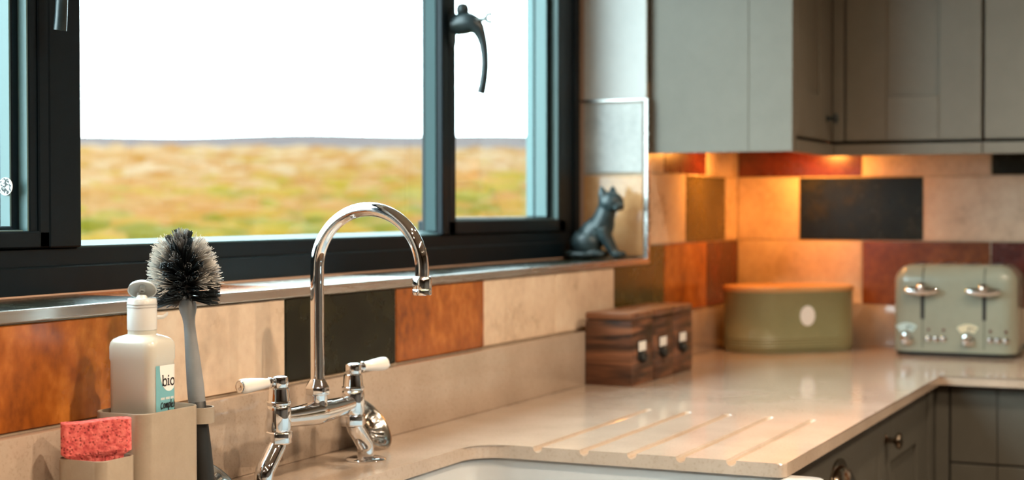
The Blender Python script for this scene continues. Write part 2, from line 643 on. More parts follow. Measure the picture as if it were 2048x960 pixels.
# plaster lining of the window reveal above its tiles, with the strip of sealant beside the frame
link('plaster_lining', bx(RX1, RX1 + 0.008, 0.0, 0.142, 0.564, HEAD, bev=0.001), PLASTER, wall_window)
link('plaster_lining', bx(RX0 - 0.008, RX0, 0.0, 0.142, 0.564, HEAD, bev=0.001), PLASTER, wall_window)
link('plaster_lining', bx(RX0, RX1, 0.0, 0.15, HEAD - 0.001, HEAD + 0.008), PLASTER, wall_window)
link('sealant_strip', bx(RX1 - 0.001, RX1 + 0.006, 0.141, 0.151, SILL, HEAD), SEAL, wall_window)

# grout beds
gb = B()
box(gb, -4.2, 0.0, 0.0025, 0.009, UP - 0.01, 0.214)
box(gb, RX1 + 0.01, 0.0, 0.0025, 0.009, 0.21, 0.60)
link('grout_bed', gb, GROUT, wall_window)
link('grout_bed', bx(0.0025, 0.009, -3.0, 0.0025, UP - 0.01, 0.60), GROUT, wall_back)


def tile_window(x0, x1, z0, z1, m):
    """tile on the window wall, its face at y = 0, pillowed edge"""
    g = 0.0017
    dy = random.uniform(-0.0004, 0.0004)
    link('tile', bx(x0 + g, x1 - g, dy, 0.008, z0 + g, z1 - g, bev=0.0012), m, wall_window, smooth=35)


def tile_back(y0, y1, z0, z1, m):
    g = 0.0017
    dx = random.uniform(-0.0004, 0.0004)
    link('tile', bx(dx, 0.008, y0 + g, y1 - g, z0 + g, z1 - g, bev=0.0012), m, wall_back, smooth=35)


X0 = -0.251
row1 = {7: T_RUST, 6: T_CREAM, 5: T_BLACK, 4: T_RUST, 3: T_CREAM, 2: T_CREAM, 1: T_OLIVE, 0: T_RUST, 8: T_CREAM, 9: T_OLIVE, 10: T_CREAM, 11: T_RUST, 12: T_CREAM}
for k, m in row1.items():
    a, b = X0 - TL * (k + 1), X0 - TL * k
    if k == 1:          # cut round the corner of the window trim
        tb = box(B(), a + 0.0017, b - 0.0017, 0.0, 0.008, UP + 0.0017, 0.2135)
        box(tb, RX1 + 0.0135, b - 0.0017, 0.0, 0.008, 0.2135, UP + TH - 0.0017)
        link('tile', tb, m, wall_window)
    else:
        tile_window(a, b, UP, 0.2135 if k > 1 else UP + TH, m)
tile_window(X0, 0.0, UP, UP + TH, T_MAROON)
z2, z3, z4 = UP + TH, UP + 2 * TH, UP + 3 * TH
tile_window(RX1 + 0.014, X0 - 0.15, z2, z3, T_CREAM)
tile_window(X0 - 0.15, X0 + 0.15, z2, z3, T_OLIVE)
tile_window(X0 + 0.15, 0.0, z2, z3, T_CREAM)
tile_window(RX1 + 0.014, X0 - TL, z3, z4, T_CREAM)
tile_window(X0 - TL, X0, z3, z4, T_MAROON)
tile_window(X0, 0.0, z3, z4, T_CREAM)
for k, m in enumerate([T_CREAM, T_BROWN, T_MAROON, T_CREAM, T_RUST, T_CREAM, T_OLIVE, T_CREAM]):
    tile_back(-0.0096 - TL * (k + 1), -0.0096 - TL * k if k else 0.0, UP, z2, m)
tile_back(-0.155, 0.0, z2, z3, T_CREAM)
for k, m in enumerate([T_BLACK, T_CREAM, T_CREAM, T_RUST, T_CREAM, T_BLACK]):
    tile_back(-0.155 - TL * (k + 1), -0.155 - TL * k, z2, z3, m)
for k, m in enumerate([T_MAROON, T_CREAM, T_BLACK, T_CREAM, T_RUST, T_CREAM, T_BLACK]):
    tile_back(-0.0096 - TL * (k + 1), -0.0096 - TL * k if k else 0.0, z3, z4, m)


def tile_reveal(y0, y1, z0, z1, m):
    g = 0.0016
    link('tile', bx(RX1, RX1 + 0.007, y0 + g, y1 - g, z0 + g, z1 - g, bev=0.0012), m, wall_window, smooth=35)


link('grout_bed', bx(RX1 + 0.003, RX1 + 0.008, 0.004, 0.15, SILL, 0.562), GROUT, wall_window)
tile_reveal(0.006, 0.15, SILL + 0.003, 0.402, T_AMBER)
tile_reveal(0.006, 0.15, 0.406, 0.557, T_PALE)

# tiled windowsill
sill = link('windowsill', bx(RX0, RX1, 0.004, 0.152, SILL - 0.011, SILL - 0.0025), GROUT)
sill['kind'] = 'structure'
sj = [RX0, -2.58, -2.30 + 0.02, -2.0, -1.66, -1.31, -0.985, RX1]
sm = [T_CREAM, T_BLACK, T_RUST, T_PALE, T_BLACK, T_BLACK, T_BLACK]
for a, b, m in zip(sj, sj[1:], sm):
    g = 0.0016
    link('tile', bx(a + g, b - g, 0.006, 0.150, SILL - 0.008, SILL, bev=0.0011), m, sill, smooth=35)

# metal edging trims
t1 = link('trim_1', bx(RX0, RX1 + 0.012, -0.004, 0.0045, 0.2142, SILL + 0.001, bev=0.001, seg=2), ALU)
t1['kind'] = 'structure'
t2 = link('trim_2', bx(RX1 - 0.001, RX1 + 0.012, -0.004, 0.0045, SILL + 0.001, 0.5635, bev=0.001, seg=2), ALU)
t2['kind'] = 'structure'
t3 = link('trim_3', bx(RX1 - 0.002, RX1 + 0.006, 0.0045, 0.15, 0.5585, 0.5635, bev=0.001, seg=2), ALU)
t3['kind'] = 'structure'

# outside: sloping moor and far hills
fb = B()
NX, NY = 80, 60
grid = []
for j in range(NY + 1):
    t = j / NY
    y = 0.6 + 330 * t ** 2
    rowv = []
    for i in range(NX + 1):
        x = -60 + 620 * (i / NX)
        q = max(0.0, (x + 3.8) * 0.82 + (y + 1.1) * 0.57)
        z = -1.05 + q * 0.0414 + mnoise.noise(Vector((x * 0.04, y * 0.04, 0))) * 0.2 * min(1, q / 40)
        rowv.append(fb.verts.new((x, y, z)))
    grid.append(rowv)
for j in range(NY):
    for i in range(NX):
        fb.faces.new((grid[j][i], grid[j][i + 1], grid[j + 1][i + 1], grid[j + 1][i]))
f = link('ground_outside', fb, FIELD, smooth=0)
f['kind'] = 'structure'


def ground_z(x, y):
    q = max(0.0, (x + 3.8) * 0.82 + (y + 1.1) * 0.57)
    return -1.05 + q * 0.0414 + mnoise.noise(Vector((x * 0.04, y * 0.04, 0))) * 0.2 * min(1, q / 40)


def make_tussock_mat():
    m, n, l, b = new_mat('tussock_grass')
    g = n.new('ShaderNodeNewGeometry')
    sx = n.new('ShaderNodeSeparateXYZ')
    l.new(g.outputs['Position'], sx.inputs[0])
    mr = n.new('ShaderNodeMapRange')
    mr.inputs['From Min'].default_value = 9
    mr.inputs['From Max'].default_value = 32
    mr.inputs['To Min'].default_value = 0.52
    mr.inputs['To Max'].default_value = 0.0
    l.new(sx.outputs['Y'], mr.inputs['Value'])
    nz = n.new('ShaderNodeTexNoise')
    nz.inputs['Scale'].default_value = 0.10
    l.new(g.outputs['Position'], nz.inputs['Vector'])
    # island value: mostly random, partly following broad patches of the moor
    a = node(n, 'ShaderNodeMath', operation='MULTIPLY_ADD')
    a.inputs[1].default_value = 0.62
    l.new(g.outputs['Random Per Island'], a.inputs[0])
    p2 = node(n, 'ShaderNodeMath', operation='MULTIPLY')
    p2.inputs[1].default_value = 0.62
    l.new(nz.outputs['Fac'], p2.inputs[0])
    l.new(p2.outputs[0], a.inputs[2])
    sb = node(n, 'ShaderNodeMath', operation='SUBTRACT')
    l.new(a.outputs[0], sb.inputs[0])
    l.new(mr.outputs[0], sb.inputs[1])
    r = ramp(n, [(0.0, (0.0412, 0.0327, 0.0010)), (0.14, (0.0740, 0.0461, 0.0010)), (0.27, (0.0823, 0.0419, 0.0026)), (0.40, (0.0823, 0.0310, 0.0047)), (0.58, (0.0878, 0.0385, 0.0093)), (0.74, (0.0944, 0.0511, 0.0207)), (0.92, (0.1042, 0.0662, 0.0383))])
    l.new(sb.outputs[0], r.inputs[0])
    l.new(r.outputs[0], b.inputs['Base Color'])
    b.inputs['Roughness'].default_value = 0.95
    b.inputs['Specular IOR Level'].default_value = 0.05
    return m


gb_ = B()
rg = random.Random(3)
for k in range(4600):
    u = rg.random()
    d = 16 * (190 / 16) ** u
    az = math.radians(rg.uniform(14, 52))
    x, y = -3.8 + d * math.cos(az), -1.1 + d * math.sin(az)
    rr = (0.16 + 0.0125 * d) * rg.uniform(0.6, 1.5)
    hh = (0.10 + 0.0042 * d) * rg.uniform(0.5, 1.5)
    zz = ground_z(x, y) - 0.03
    ph = rg.uniform(0, 6)
    top = gb_.verts.new((x, y, zz + hh))
    r1 = [gb_.verts.new((x + rr * 0.62 * math.cos(ph + PI * i / 4), y + rr * 0.62 * math.sin(ph + PI * i / 4), zz + hh * 0.78)) for i in range(8)]
    r2 = [gb_.verts.new((x + rr * math.cos(ph + PI * i / 4), y + rr * math.sin(ph + PI * i / 4), zz)) for i in range(8)]
    for i in range(8):
        j = (i + 1) % 8
        gb_.faces.new((r1[i], r1[j], top))
        gb_.faces.new((r2[i], r2[j], r1[j], r1[i]))
tus = link('moorland_grass', gb_, make_tussock_mat(), smooth=0)
tag(tus, 'straw and yellow green tussocks of moorland grass beyond the window', 'grass', kind='stuff')
hb = B()
front, back = [], []
for i in range(121):
    x = -100 + 1700 * i / 120
    y = 620 - 0.25 * x
    az = math.atan2(y - CAM.y, x - CAM.x)
    h = 0.0466 + 0.0014 * math.sin(az * 14.0 + 0.6) + 0.0006 * math.sin(az * 47)
    r = math.hypot(x - CAM.x, y - CAM.y)
    front.append((x, y, h * r))
base = []
vt = [hb.verts.new((x, y, z)) for x, y, z in front]
vf = [hb.verts.new((x, y - 60, z - 14)) for x, y, z in front]
vb = [hb.verts.new((x, y - 130, -5)) for x, y, z in front]
vk = [hb.verts.new((x, y + 200, -5)) for x, y, z in front]
for i in range(120):
    hb.faces.new((vb[i], vb[i + 1], vf[i + 1], vf[i]))
    hb.faces.new((vf[i], vf[i + 1], vt[i + 1], vt[i]))
    hb.faces.new((vt[i], vt[i + 1], vk[i + 1], vk[i]))
h = link('hills', hb, HILLM, smooth=0)
h['kind'] = 'structure'

# ------------------------------------------------------------------ window
FY = 0.15
win = empty('window_1', (-1.8, FY, SILL), kind='structure')
WL = Vector((-1.8, FY, SILL))


def wpart(name, bm, m, parent=win, smooth=30):
    """bm in room coordinates, made local to the window"""
    xf(bm, Matrix.Translation(-WL))
    return link(name, bm, m, parent, smooth=smooth)


def sub(name, bm, m, parent, smooth=30):
    xf(bm, Matrix.Translation(-WL))
    return link(name, bm, m, parent, smooth=smooth)


bz = 0.0018
fr = B()
box(fr, RX0, RX1, 0.150, 0.235, SILL + 0.002, 0.262, bz)
box(fr, RX0, RX1, 0.156, 0.235, 0.2605, 0.284, bz)
box(fr, RX0, RX1, 0.150, 0.235, HEAD - 0.05, HEAD - 0.001, bz)
box(fr, -0.695, RX1 - 0.0005, 0.150, 0.235, 0.262, HEAD - 0.05, bz)
box(fr, -0.742, -0.6935, 0.1545, 0.235, 0.283, HEAD - 0.05, bz)
box(fr, RX0 + 0.0005, RX0 + 0.03, 0.150, 0.235, 0.262, HEAD - 0.05, bz)
box(fr, RX0 + 0.029, RX0 + 0.077, 0.1545, 0.235, 0.283, HEAD - 0.05, bz)
wpart('outer_frame', fr, FRAME)
# lower line of the frame where it meets the sill: bead of old sealant
wpart('sealant_bead', tube(B(), [(RX0 + 0.02 + i * 0.05, 0.150 + 0.0008 * math.sin(i * 1.7), SILL + 0.0012) for i in range(45)], 0.0022, 6), SEAL)
ml = bx(-2.329, -2.272, 0.150, 0.235, 0.284, HEAD - 0.05, bev=bz)
wpart('mullion', ml, FRAME)
mr_ = B()
box(mr_, -1.309, -1.283, 0.150, 0.1925, 0.284, HEAD - 0.05, bz)
wpart('mullion', mr_, FRAME)
# bottom bead and jamb strip of the fixed middle light, sky light painted in
gb1 = B()
p0 = [gb1.verts.new((-2.272, y, z)) for y, z in ((0.157, 0.2835), (0.157, 0.2855), (0.184, 0.2915), (0.184, 0.2835))]
p1 = [gb1.verts.new((-1.309, y, z)) for y, z in ((0.157, 0.2835), (0.157, 0.2855), (0.184, 0.2915), (0.184, 0.2835))]
for i in range(4):
    j = (i + 1) % 4
    gb1.faces.new((p0[i], p0[j], p1[j], p1[i]))
gb1.faces.new(p0)
gb1.faces.new(p1[::-1])
wpart('skylit_bead_face', gb1, SKYLIT_DIM)
wpart('skylit_bead_face', bx(-1.3115, -1.3085, 0.1630, 0.1845, 0.2915, HEAD - 0.05), SKYLIT_DIM)
wpart('gasket', bx(-1.312, -1.3085, 0.1845, 0.188, 0.2915, HEAD - 0.05), GASKET)
wpart('glass_pane', bx(-2.272, -1.309, 0.1855, 0.1895, 0.284, HEAD - 0.05), GLASS, smooth=None)


def casement(xa, xb, za, mirror):
    """opening light: rails and stiles stepped back to the glass; xa..xb outer edges"""
    s = B()
    zt = HEAD - 0.052
    if mirror:      # hinge on the right: wide stile right
        box(s, xa, xa + 0.027, 0.150, 0.203, za, zt, bz)
        box(s, xb - 0.040, xb, 0.150, 0.2145, za, zt, bz)
        box(s, xb - 0.061, xb - 0.0385, 0.167, 0.2145, za + 0.02, zt, bz)
        xl, xr = xa + 0.027, xb - 0.061
        zb = za + 0.025
    else:
        box(s, xb - 0.018, xb, 0.150, 0.2145, za, zt, bz)
        box(s, xb - 0.0317, xb - 0.0165, 0.153, 0.2145, za, zt, bz)
        box(s, xb - 0.0441, xb - 0.030, 0.168, 0.2145, za + 0.015, zt, bz)
        box(s, xa, xa + 0.04, 0.150, 0.2145, za, zt, bz)
        xl, xr = xa + 0.04, xb - 0.0441
        zb = za + 0.020
    box(s, xa, xb, 0.150, 0.2145, za, zb, bz)
    box(s, xa, xb, 0.150, 0.2145, zt - 0.05, zt, bz)
    box(s, xl, xr, 0.166, 0.2145, zb - 0.001, zb + 0.005, bz)
    c = wpart('casement', s, FRAME)
    gy = 0.194 if mirror else 0.184
    sub('glass_pane', bx(xl, xr, gy, gy + 0.004, zb + 0.004, zt - 0.05), GLASS, c, smooth=None)
    # thin strips over jamb and rail faces, sky light put into their colour
    b1 = B()
    if mirror:
        box(b1, xb - 0.0425, xb - 0.0398, 0.152, 0.1665, zb, zt - 0.05)
        box(b1, xb - 0.0635, xb - 0.0608, 0.169, 0.1935, zb + 0.006, zt - 0.05)
        box(b1, xb - 0.0630, xb - 0.0608, 0.1985, 0.2140, zb + 0.006, zt - 0.05)
        box(b1, xl, xr, 0.152, 0.166, zb, zb + 0.0015)
    else:
        box(b1, xb - 0.0338, xb - 0.0314, 0.1545, 0.1675, zb, zt - 0.05)
        box(b1, xb - 0.0465, xb - 0.0439, 0.1695, 0.1835, zb + 0.006, zt - 0.05)
        box(b1, xl, xr, 0.152, 0.166, zb, zb + 0.0015)
    sub('skylit_bead_face', b1, SKYLIT, c)
    return c


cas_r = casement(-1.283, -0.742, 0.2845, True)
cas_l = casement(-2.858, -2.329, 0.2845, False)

# round emblem sticker at the jamb of the left casement
st = lathe(B(), [(0, 0), (0.0100, 0), (0.0100, 0.0004), (0, 0.0004)], 28, axis_m((-2.3766, 0.1745, 0.357), (-1, 0, 0)))
stm, n_, l_, b_ = new_mat('emblem_print')
vv = coords(n_, l_, (1, 1, 1), rnd=False)
nn = n_.new('ShaderNodeTexNoise')
nn.inputs['Scale'].default_value = 260
l_.new(vv, nn.inputs['Vector'])
rr_ = ramp(n_, [(0.48, (0.01, 0.012, 0.012)), (0.53, (0.6, 0.62, 0.6))])
l_.new(nn.outputs['Fac'], rr_.inputs[0])
l_.new(rr_.outputs[0], b_.inputs['Base Color'])
sub('emblem_sticker', st, stm, cas_l)
sub('sticker_rim', lathe(B(), [(0.0098, -0.0002), (0.0106, -0.0002), (0.0106, 0.0006), (0.0098, 0.0006), (0.0098, -0.0002)], 28, axis_m((-2.3766, 0.1745, 0.357), (-1, 0, 0))), WHITE_PRINT, cas_l)


def window_handle(x, z, parent, spanner, reach=1.0):
    """iron casement handle: back plate, round boss, arm reaching into the room and a curved lever hanging down"""
    b = B()
    # tapered back plate
    o = rrect(-0.011, 0.011, -0.034, 0.03, 0.009, 5)
    loft(b, [(o, 0.0), (inset(o, 0.001), 0.005)])
    xf(b, Matrix.Translation((x, 0.150, z - 0.012)) @ Matrix.Rotation(math.radians(90), 4, 'X'))
    # boss with domed pivot
    lathe(b, [(0.0, 0.0), (0.016, 0.0), (0.0165, 0.012), (0.013, 0.022), (0.0, 0.026)], 24, axis_m((x, 0.148, z - 0.008), (0, -1, 0)))
    lathe(b, [(0.0, -0.013), (0.008, -0.011), (0.0115, -0.004), (0.0118, 0.003), (0.009, 0.010), (0.0, 0.0135)], 20, Matrix.Translation((x, 0.1275, z + 0.018)))
    pts, rad = [], []
    prof = [(0.140, -0.008, 0.0155), (0.128, -0.006, 0.0165), (0.114, -0.006, 0.0158), (0.104, -0.010, 0.0135), (0.096, -0.018, 0.0098), (0.0905, -0.030, 0.0074),
            (0.0862, -0.045, 0.0063), (0.0838, -0.062, 0.0058), (0.0832, -0.080, 0.0057), (0.0845, -0.098, 0.0058), (0.0875, -0.116, 0.0060), (0.0915, -0.132, 0.0064)]
    for y, dz, r in prof:
        pts.append((x, 0.14 + (y - 0.14) * reach, z + dz))
        rad.append(r * 1.22)
    # smooth the chain
    P = []
    R = []
    for i in range(len(pts) - 1):
        for t in (0, 0.5):
            P.append(Vector(pts[i]).lerp(Vector(pts[i + 1]), t))
            R.append(rad[i] + (rad[i + 1] - rad[i]) * t)
    P.append(Vector(pts[-1]))
    R.append(rad[-1])
    tube(b, P, R, 16)
    h = sub('window_handle', b, HANDLE, parent, smooth=50)
    h['label'] = 'dark iron handle with curved lever'
    if spanner:
        s = B()
        yy, zz = 0.0905, z + 0.001
        lathe(s, [(0, -0.004), (0.0042, -0.004), (0.0042, 0.004), (0, 0.004)], 14, axis_m((x - 0.006, yy + 0.006, zz - 0.002), (1, 0.4, 0)))
        tube(s, [(x, yy + 0.004, zz - 0.002), (x, yy - 0.009, zz)], 0.0045, 10)
        for k in range(9):
            a0 = math.radians(55 + 250 * k / 9)
            a1 = math.radians(55 + 250 * (k + 1) / 9)
            cy, cz, rr = yy - 0.0165, zz + 0.0006, 0.0072
            tube(s, [(x, cy - rr * math.cos(a0), cz + rr * math.sin(a0)), (x, cy - rr * math.cos(a1), cz + rr * math.sin(a1))], 0.0036, 8)
        g = sub('fixing_spanner', s, BRASS_SPK, parent, smooth=40)
        g['label'] = 'small bare steel spanner end'


window_handle(-1.274, 0.668, cas_r, True)
window_handle(-2.345, 0.672, cas_l, False, 0.42)

# ------------------------------------------------------------------ worktop
def fillet(pts, radii, n=8):
    out = []
    m = len(pts)
    for i in range(m):
        p, r = Vector(pts[i]), radii[i]
        if r <= 0:
            out.append(tuple(p))
            continue
        a = (Vector(pts[i - 1]) - p).normalized()
        b = (Vector(pts[(i + 1) % m]) - p).normalized()
        half = a.angle(b) / 2
        d = r / math.tan(half)
        cc = p + (a + b).normalized() * (r / math.sin(half))
        s, e = p + a * d, p + b * d
        a0 = math.atan2(s.y - cc.y, s.x - cc.x)
        a1 = math.atan2(e.y - cc.y, e.x - cc.x)
        da = (a1 - a0 + PI) % (2 * PI) - PI
        for k in range(n + 1):
            t = a0 + da * k / n
            out.append((cc.x + r * math.cos(t), cc.y + r * math.sin(t)))
    return out


SX0, SX1, SY1 = -2.44, -1.8095, -0.163     # sink cut-out
outl = fillet([(0.0, 0.0), (-4.2, 0.0), (-4.2, -0.606), (SX0, -0.606), (SX0, SY1), (SX1, SY1), (SX1, -0.606), (-0.612, -0.599), (-0.605, -3.0), (0.0, -3.0)],
              [0, 0, 0, 0.012, 0.045, 0.05, 0.012, 0, 0, 0])
wt_b = prism(B(), outl, -0.0185, 0.0, bev=0.0022)
bmesh.ops.recalc_face_normals(wt_b, faces=wt_b.faces)
bmesh.ops.triangulate(wt_b, faces=[f_ for f_ in wt_b.faces if len(f_.verts) > 4])
wt_me = D.meshes.new('slab_raw')
wt_b.to_mesh(wt_me)
wt_b.free()
raw = D.objects.new('slab_raw', wt_me)
COL.objects.link(raw)
cut = B()
for k in range(5):
    y = -0.2555 - 0.0692 * k
    c0, c1 = (SX1 - 0.05, y - 0.0004 * k, -0.0012), (-1.358 - 0.004 * k, y, 0.0026)
    P = [Vector(c0).lerp(Vector(c1), t / 8) for t in range(9)] + [Vector(c1) + Vector((0.002, 0, 0.002)), Vector(c1) + Vector((0.004, 0, 0.0045))]
    tube(cut, P, 0.0070, 14)
bmesh.ops.recalc_face_normals(cut, faces=cut.faces)
cut_me = D.meshes.new('groove_cutter')
cut.to_mesh(cut_me)
cut.free()
cutter = D.objects.new('groove_cutter', cut_me)
COL.objects.link(cutter)
md = raw.modifiers.new('grooves', 'BOOLEAN')
md.operation = 'DIFFERENCE'
md.solver = 'EXACT'
md.object = cutter
dg = bpy.context.evaluated_depsgraph_get()
slab_me = D.meshes.new_from_object(raw.evaluated_get(dg))
D.objects.remove(raw)
D.objects.remove(cutter)
slab_me.name = 'slab'
wtop = empty('worktop', (0, 0, 0), label='long beige quartz worktop with drainer grooves, running under the window and round the corner', cat='worktop')
link_me('slab', slab_me, QUARTZ, wtop)
link('upstand', bx(-4.2, -0.0205, -0.0205, -0.0005, 0.0003, UP, bev=0.0012, seg=2), QUARTZ, wtop, smooth=35)
link('upstand', bx(-0.0205, -0.0005, -3.0, -0.0005, 0.0003, UP, bev=0.0012, seg=2), QUARTZ, wtop, smooth=35)

# ------------------------------------------------------------------ sink
so = rrect(SX0 - 0.02, SX1 + 0.035, -0.655, SY1 + 0.028, 0.02, 7)
si = rrect(SX0 - 0.004, SX1 + 0.006, -0.632, SY1 + 0.006, 0.05, 7)
si2 = rrect(SX0 + 0.01, SX1 - 0.008, -0.618, SY1 - 0.008, 0.06, 7)
sb = loft(B(), [(so, -0.255), (so, -0.0225), (inset(so, 0.003), -0.0195), (inset(si, -0.003), -0.0195), (si, -0.0225), (si2, -0.215), (inset(si2, 0.03), -0.235)])
sink = link('belfast_sink', sb, SINKM, smooth=40)
tag(sink, 'white ceramic butler sink set under the cut-out in the worktop', 'sink')
dr = lathe(B(), [(0, -0.2345), (0.042, -0.2345), (0.044, -0.233), (0.03, -0.2325), (0.028, -0.234), (0, -0.234)], 32, Matrix.Translation(((SX0 + SX1) / 2, -0.4, 0)))
link('waste_outlet', dr, STEEL, sink, smooth=40)


# ------------------------------------------------------------------ cabinets
def shaker(cab, w, h, T, M, frame=0.09, rail=0.09, name='door', m=None):
    """door w x h in local x,z (front faces -y at y=0); panel mesh with children stile, rail"""
    m = m or GREIGE
    p = bx(frame - 0.006, w - frame + 0.006, 0.008, 0.018, rail - 0.006, h - rail + 0.006)
    d = link(name, xf(p, M), m, cab)
    g = 0.0006
    for x0, x1 in ((0, frame - g), (w - frame + g, w)):
        link('stile', xf(bx(x0, x1, 0, T, 0, h, bev=0.0012), M), m, d, smooth=35)
    for z0, z1 in ((0, rail), (h - rail, h)):
        link('rail', xf(bx(frame, w - frame, 0, T, z0, z1, bev=0.0012), M), m, d, smooth=35)
    return d


def knob(parent, p, d, m=BRONZE, k=1.0):
    prof = [(0, 0), (0.0105, 0), (0.0105, 0.0015), (0.0055, 0.004), (0.0045, 0.011), (0.006, 0.016), (0.0125, 0.0195), (0.0150, 0.0235), (0.0135, 0.0275), (0.007, 0.0300), (0, 0.0305)]
    return link('knob', lathe(B(), [(r * k, z * k) for r, z in prof], 28, axis_m(p, d)), m, parent, smooth=40)


# base cabinet with the cup pull, beside the sink
BY = -0.578
ca = empty('base_cabinet', (-1.36, -0.3, FLOOR), label='greige base cabinet next to the sink whose drawer has a cup pull', cat='cabinet', group='base cabinets')
CO = Vector((-1.36, -0.3, FLOOR))
M0 = Matrix.Translation(-CO)
link('carcass', xf(bx(-1.745, -1.087, -0.558, -0.024, FLOOR + 0.001, -0.021), M0), GREIGE_SHADED, ca)
dA = link('drawer_front', xf(bx(-1.745, -1.090, BY, BY + 0.019, -0.19, -0.0235, bev=0.0015), M0), GREIGE_SHADED, ca, smooth=35)
shaker(ca, 0.655, 0.6, 0.019, M0 @ Matrix.Translation((-1.745, BY, -0.80)), name='door', m=GREIGE_SHADED)
# cup pull
cup = B()
cw, ch, cd = 0.056, 0.044, 0.026
rows = []
NA, NB = 20, 10
for j in range(NB + 1):
    ph = (PI / 2) * j / NB
    row = []
    for i in range(NA + 1):
        th = PI * i / NA
        x = -cw * math.cos(th)
        s = math.sin(th) ** 0.7 if 0 < i < NA else 0.0
        row.append((x, -cd * s * math.sin(ph), ch * s * math.cos(ph)))
    rows.append(row)
for shell in (1.0, 0.90):
    vg = [[cup.verts.new((x * (1 if shell == 1 else 0.96), y * shell, z * shell)) for x, y, z in row] for row in rows]
    for j in range(NB):
        for i in range(NA):
            try:
                cup.faces.new((vg[j][i], vg[j][i + 1], vg[j + 1][i + 1], vg[j + 1][i]))
            except Exception:
                pass
bmesh.ops.remove_doubles(cup, verts=cup.verts, dist=1e-5)
# back flange round the dome
fl = [(1.16 * cw * math.cos(PI * i / 24), 1.22 * ch * math.sin(PI * i / 24)) for i in range(25)]
fi = [(0.97 * cw * math.cos(PI * i / 24), 0.97 * ch * math.sin(PI * i / 24)) for i in range(25)]
va = [cup.verts.new((x, -0.003, z)) for x, z in fl]
vb_ = [cup.verts.new((x, -0.003, z)) for x, z in fi]
vc = [cup.verts.new((x, 0.0, z)) for x, z in fl]
for i in range(24):
    cup.faces.new((va[i], va[i + 1], vb_[i + 1], vb_[i]))
    cup.faces.new((vc[i], vc[i + 1], va[i + 1], va[i]))
xf(cup, M0 @ Matrix.Translation((-1.395, BY - 0.0002, -0.108)))
link('cup_pull', cup, BRONZE, dA, smooth=50)['label'] = 'dark bronze cup pull'

cb_ = empty('base_cabinet', (-0.85, -0.3, FLOOR), label='greige shaker base cabinet with a round bronze knob, in the inside corner', cat='cabinet', group='base cabinets')
CO = Vector((-0.85, -0.3, FLOOR))
M0 = Matrix.Translation(-CO)
link('carcass', xf(bx(-1.084, -0.60, -0.558, -0.024, FLOOR + 0.001, -0.021), M0), GREIGE_SHADED, cb_)
dB = shaker(cb_, 0.442, 0.776, 0.019, M0 @ Matrix.Translation((-1.087, BY, -0.80)), frame=0.095, rail=0.0945, m=GREIGE_SHADED)
knob(dB, M0 @ Vector((-1.037, BY, -0.0735)), (0, -1, 0), k=1.0)
link('corner_post', xf(bx(-0.642, -0.575, BY - 0.006, -0.5585, FLOOR + 0.001, -0.0215, bev=0.001), M0), GREIGE_SHADED, cb_)

cc_ = empty('base_cabinet', (-0.3, -0.9, FLOOR), label='greige drawer cabinet with painted-in shade under the toaster, facing the room', cat='cabinet', group='base cabinets')
CO = Vector((-0.3, -0.9, FLOOR))
M0 = Matrix.Translation(-CO)
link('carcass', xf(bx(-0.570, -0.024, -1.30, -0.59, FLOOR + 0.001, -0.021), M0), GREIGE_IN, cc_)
link('end_filler', xf(bx(-0.590, -0.5705, -0.6125, -0.5855, FLOOR + 0.001, -0.0215, bev=0.001), M0), GREIGE_SHADED, cc_)
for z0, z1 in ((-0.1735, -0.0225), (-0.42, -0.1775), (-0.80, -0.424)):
    d_ = link('drawer_front', xf(bx(-0.590, -0.571, -1.12, -0.707, z0, z1, bev=0.001), M0), GREIGE_SHADED, cc_, smooth=35)
    link('stile', xf(bx(-0.590, -0.571, -0.7055, -0.6165, z0, z1, bev=0.001), M0), GREIGE_SHADED, d_, smooth=35)

# ------------------------------------------------------------------ wall cabinets
UX, UF, UB = -0.645, -0.308, -0.30
ua = empty('wall_cabinet', (-0.45, -0.15, 0.448), label='greige wall cabinet with a pale plain end panel beside the window', cat='cabinet', group='wall cabinets')
CO = Vector((-0.45, -0.15, 0.448))
M0 = Matrix.Translation(-CO)
ZT = 1.25
link('end_panel', xf(bx(UX, UX + 0.018, UF + 0.092, -0.001, 0.448, ZT, bev=0.0008), M0), GREIGE, ua)
link('end_panel', xf(bx(UX, UX + 0.018, UF, UF + 0.0915, 0.448, ZT, bev=0.0008), M0), GREIGE, ua)
cbm = bx(UX + 0.0185, -0.002, UF + 0.021, -0.001, 0.4825, ZT)
box(cbm, UX + 0.0185, UB + 0.018, UF + 0.0165, UF + 0.03, 0.462, 0.484)  # lip added so puck light does not leak through the rail gap
link('carcass', xf(cbm, M0), GREIGE_IN, ua)
dU = shaker(ua, 0.286, ZT - 0.482, 0.019, M0 @ Matrix.Translation((-0.609, UF, 0.481)), frame=0.085, rail=0.097)
link('face_frame', xf(bx(UX + 0.0185, -0.612, UF, UF + 0.02, 0.448, ZT, bev=0.001), M0), GREIGE, ua)
link('corner_post', xf(bx(-0.3205, UB, UF + 0.001, UF + 0.021, 0.481, ZT, bev=0.001), M0), GREIGE, ua)
link('light_rail', xf(bx(-0.6115, UB + 0.0055, UF - 0.004, UF + 0.016, 0.448, 0.4735, bev=0.001), M0), GREIGE, ua)
knob(dU, M0 @ Vector((-0.352, UF, 0.529)), (0, -1, 0), m=HANDLE, k=0.85)


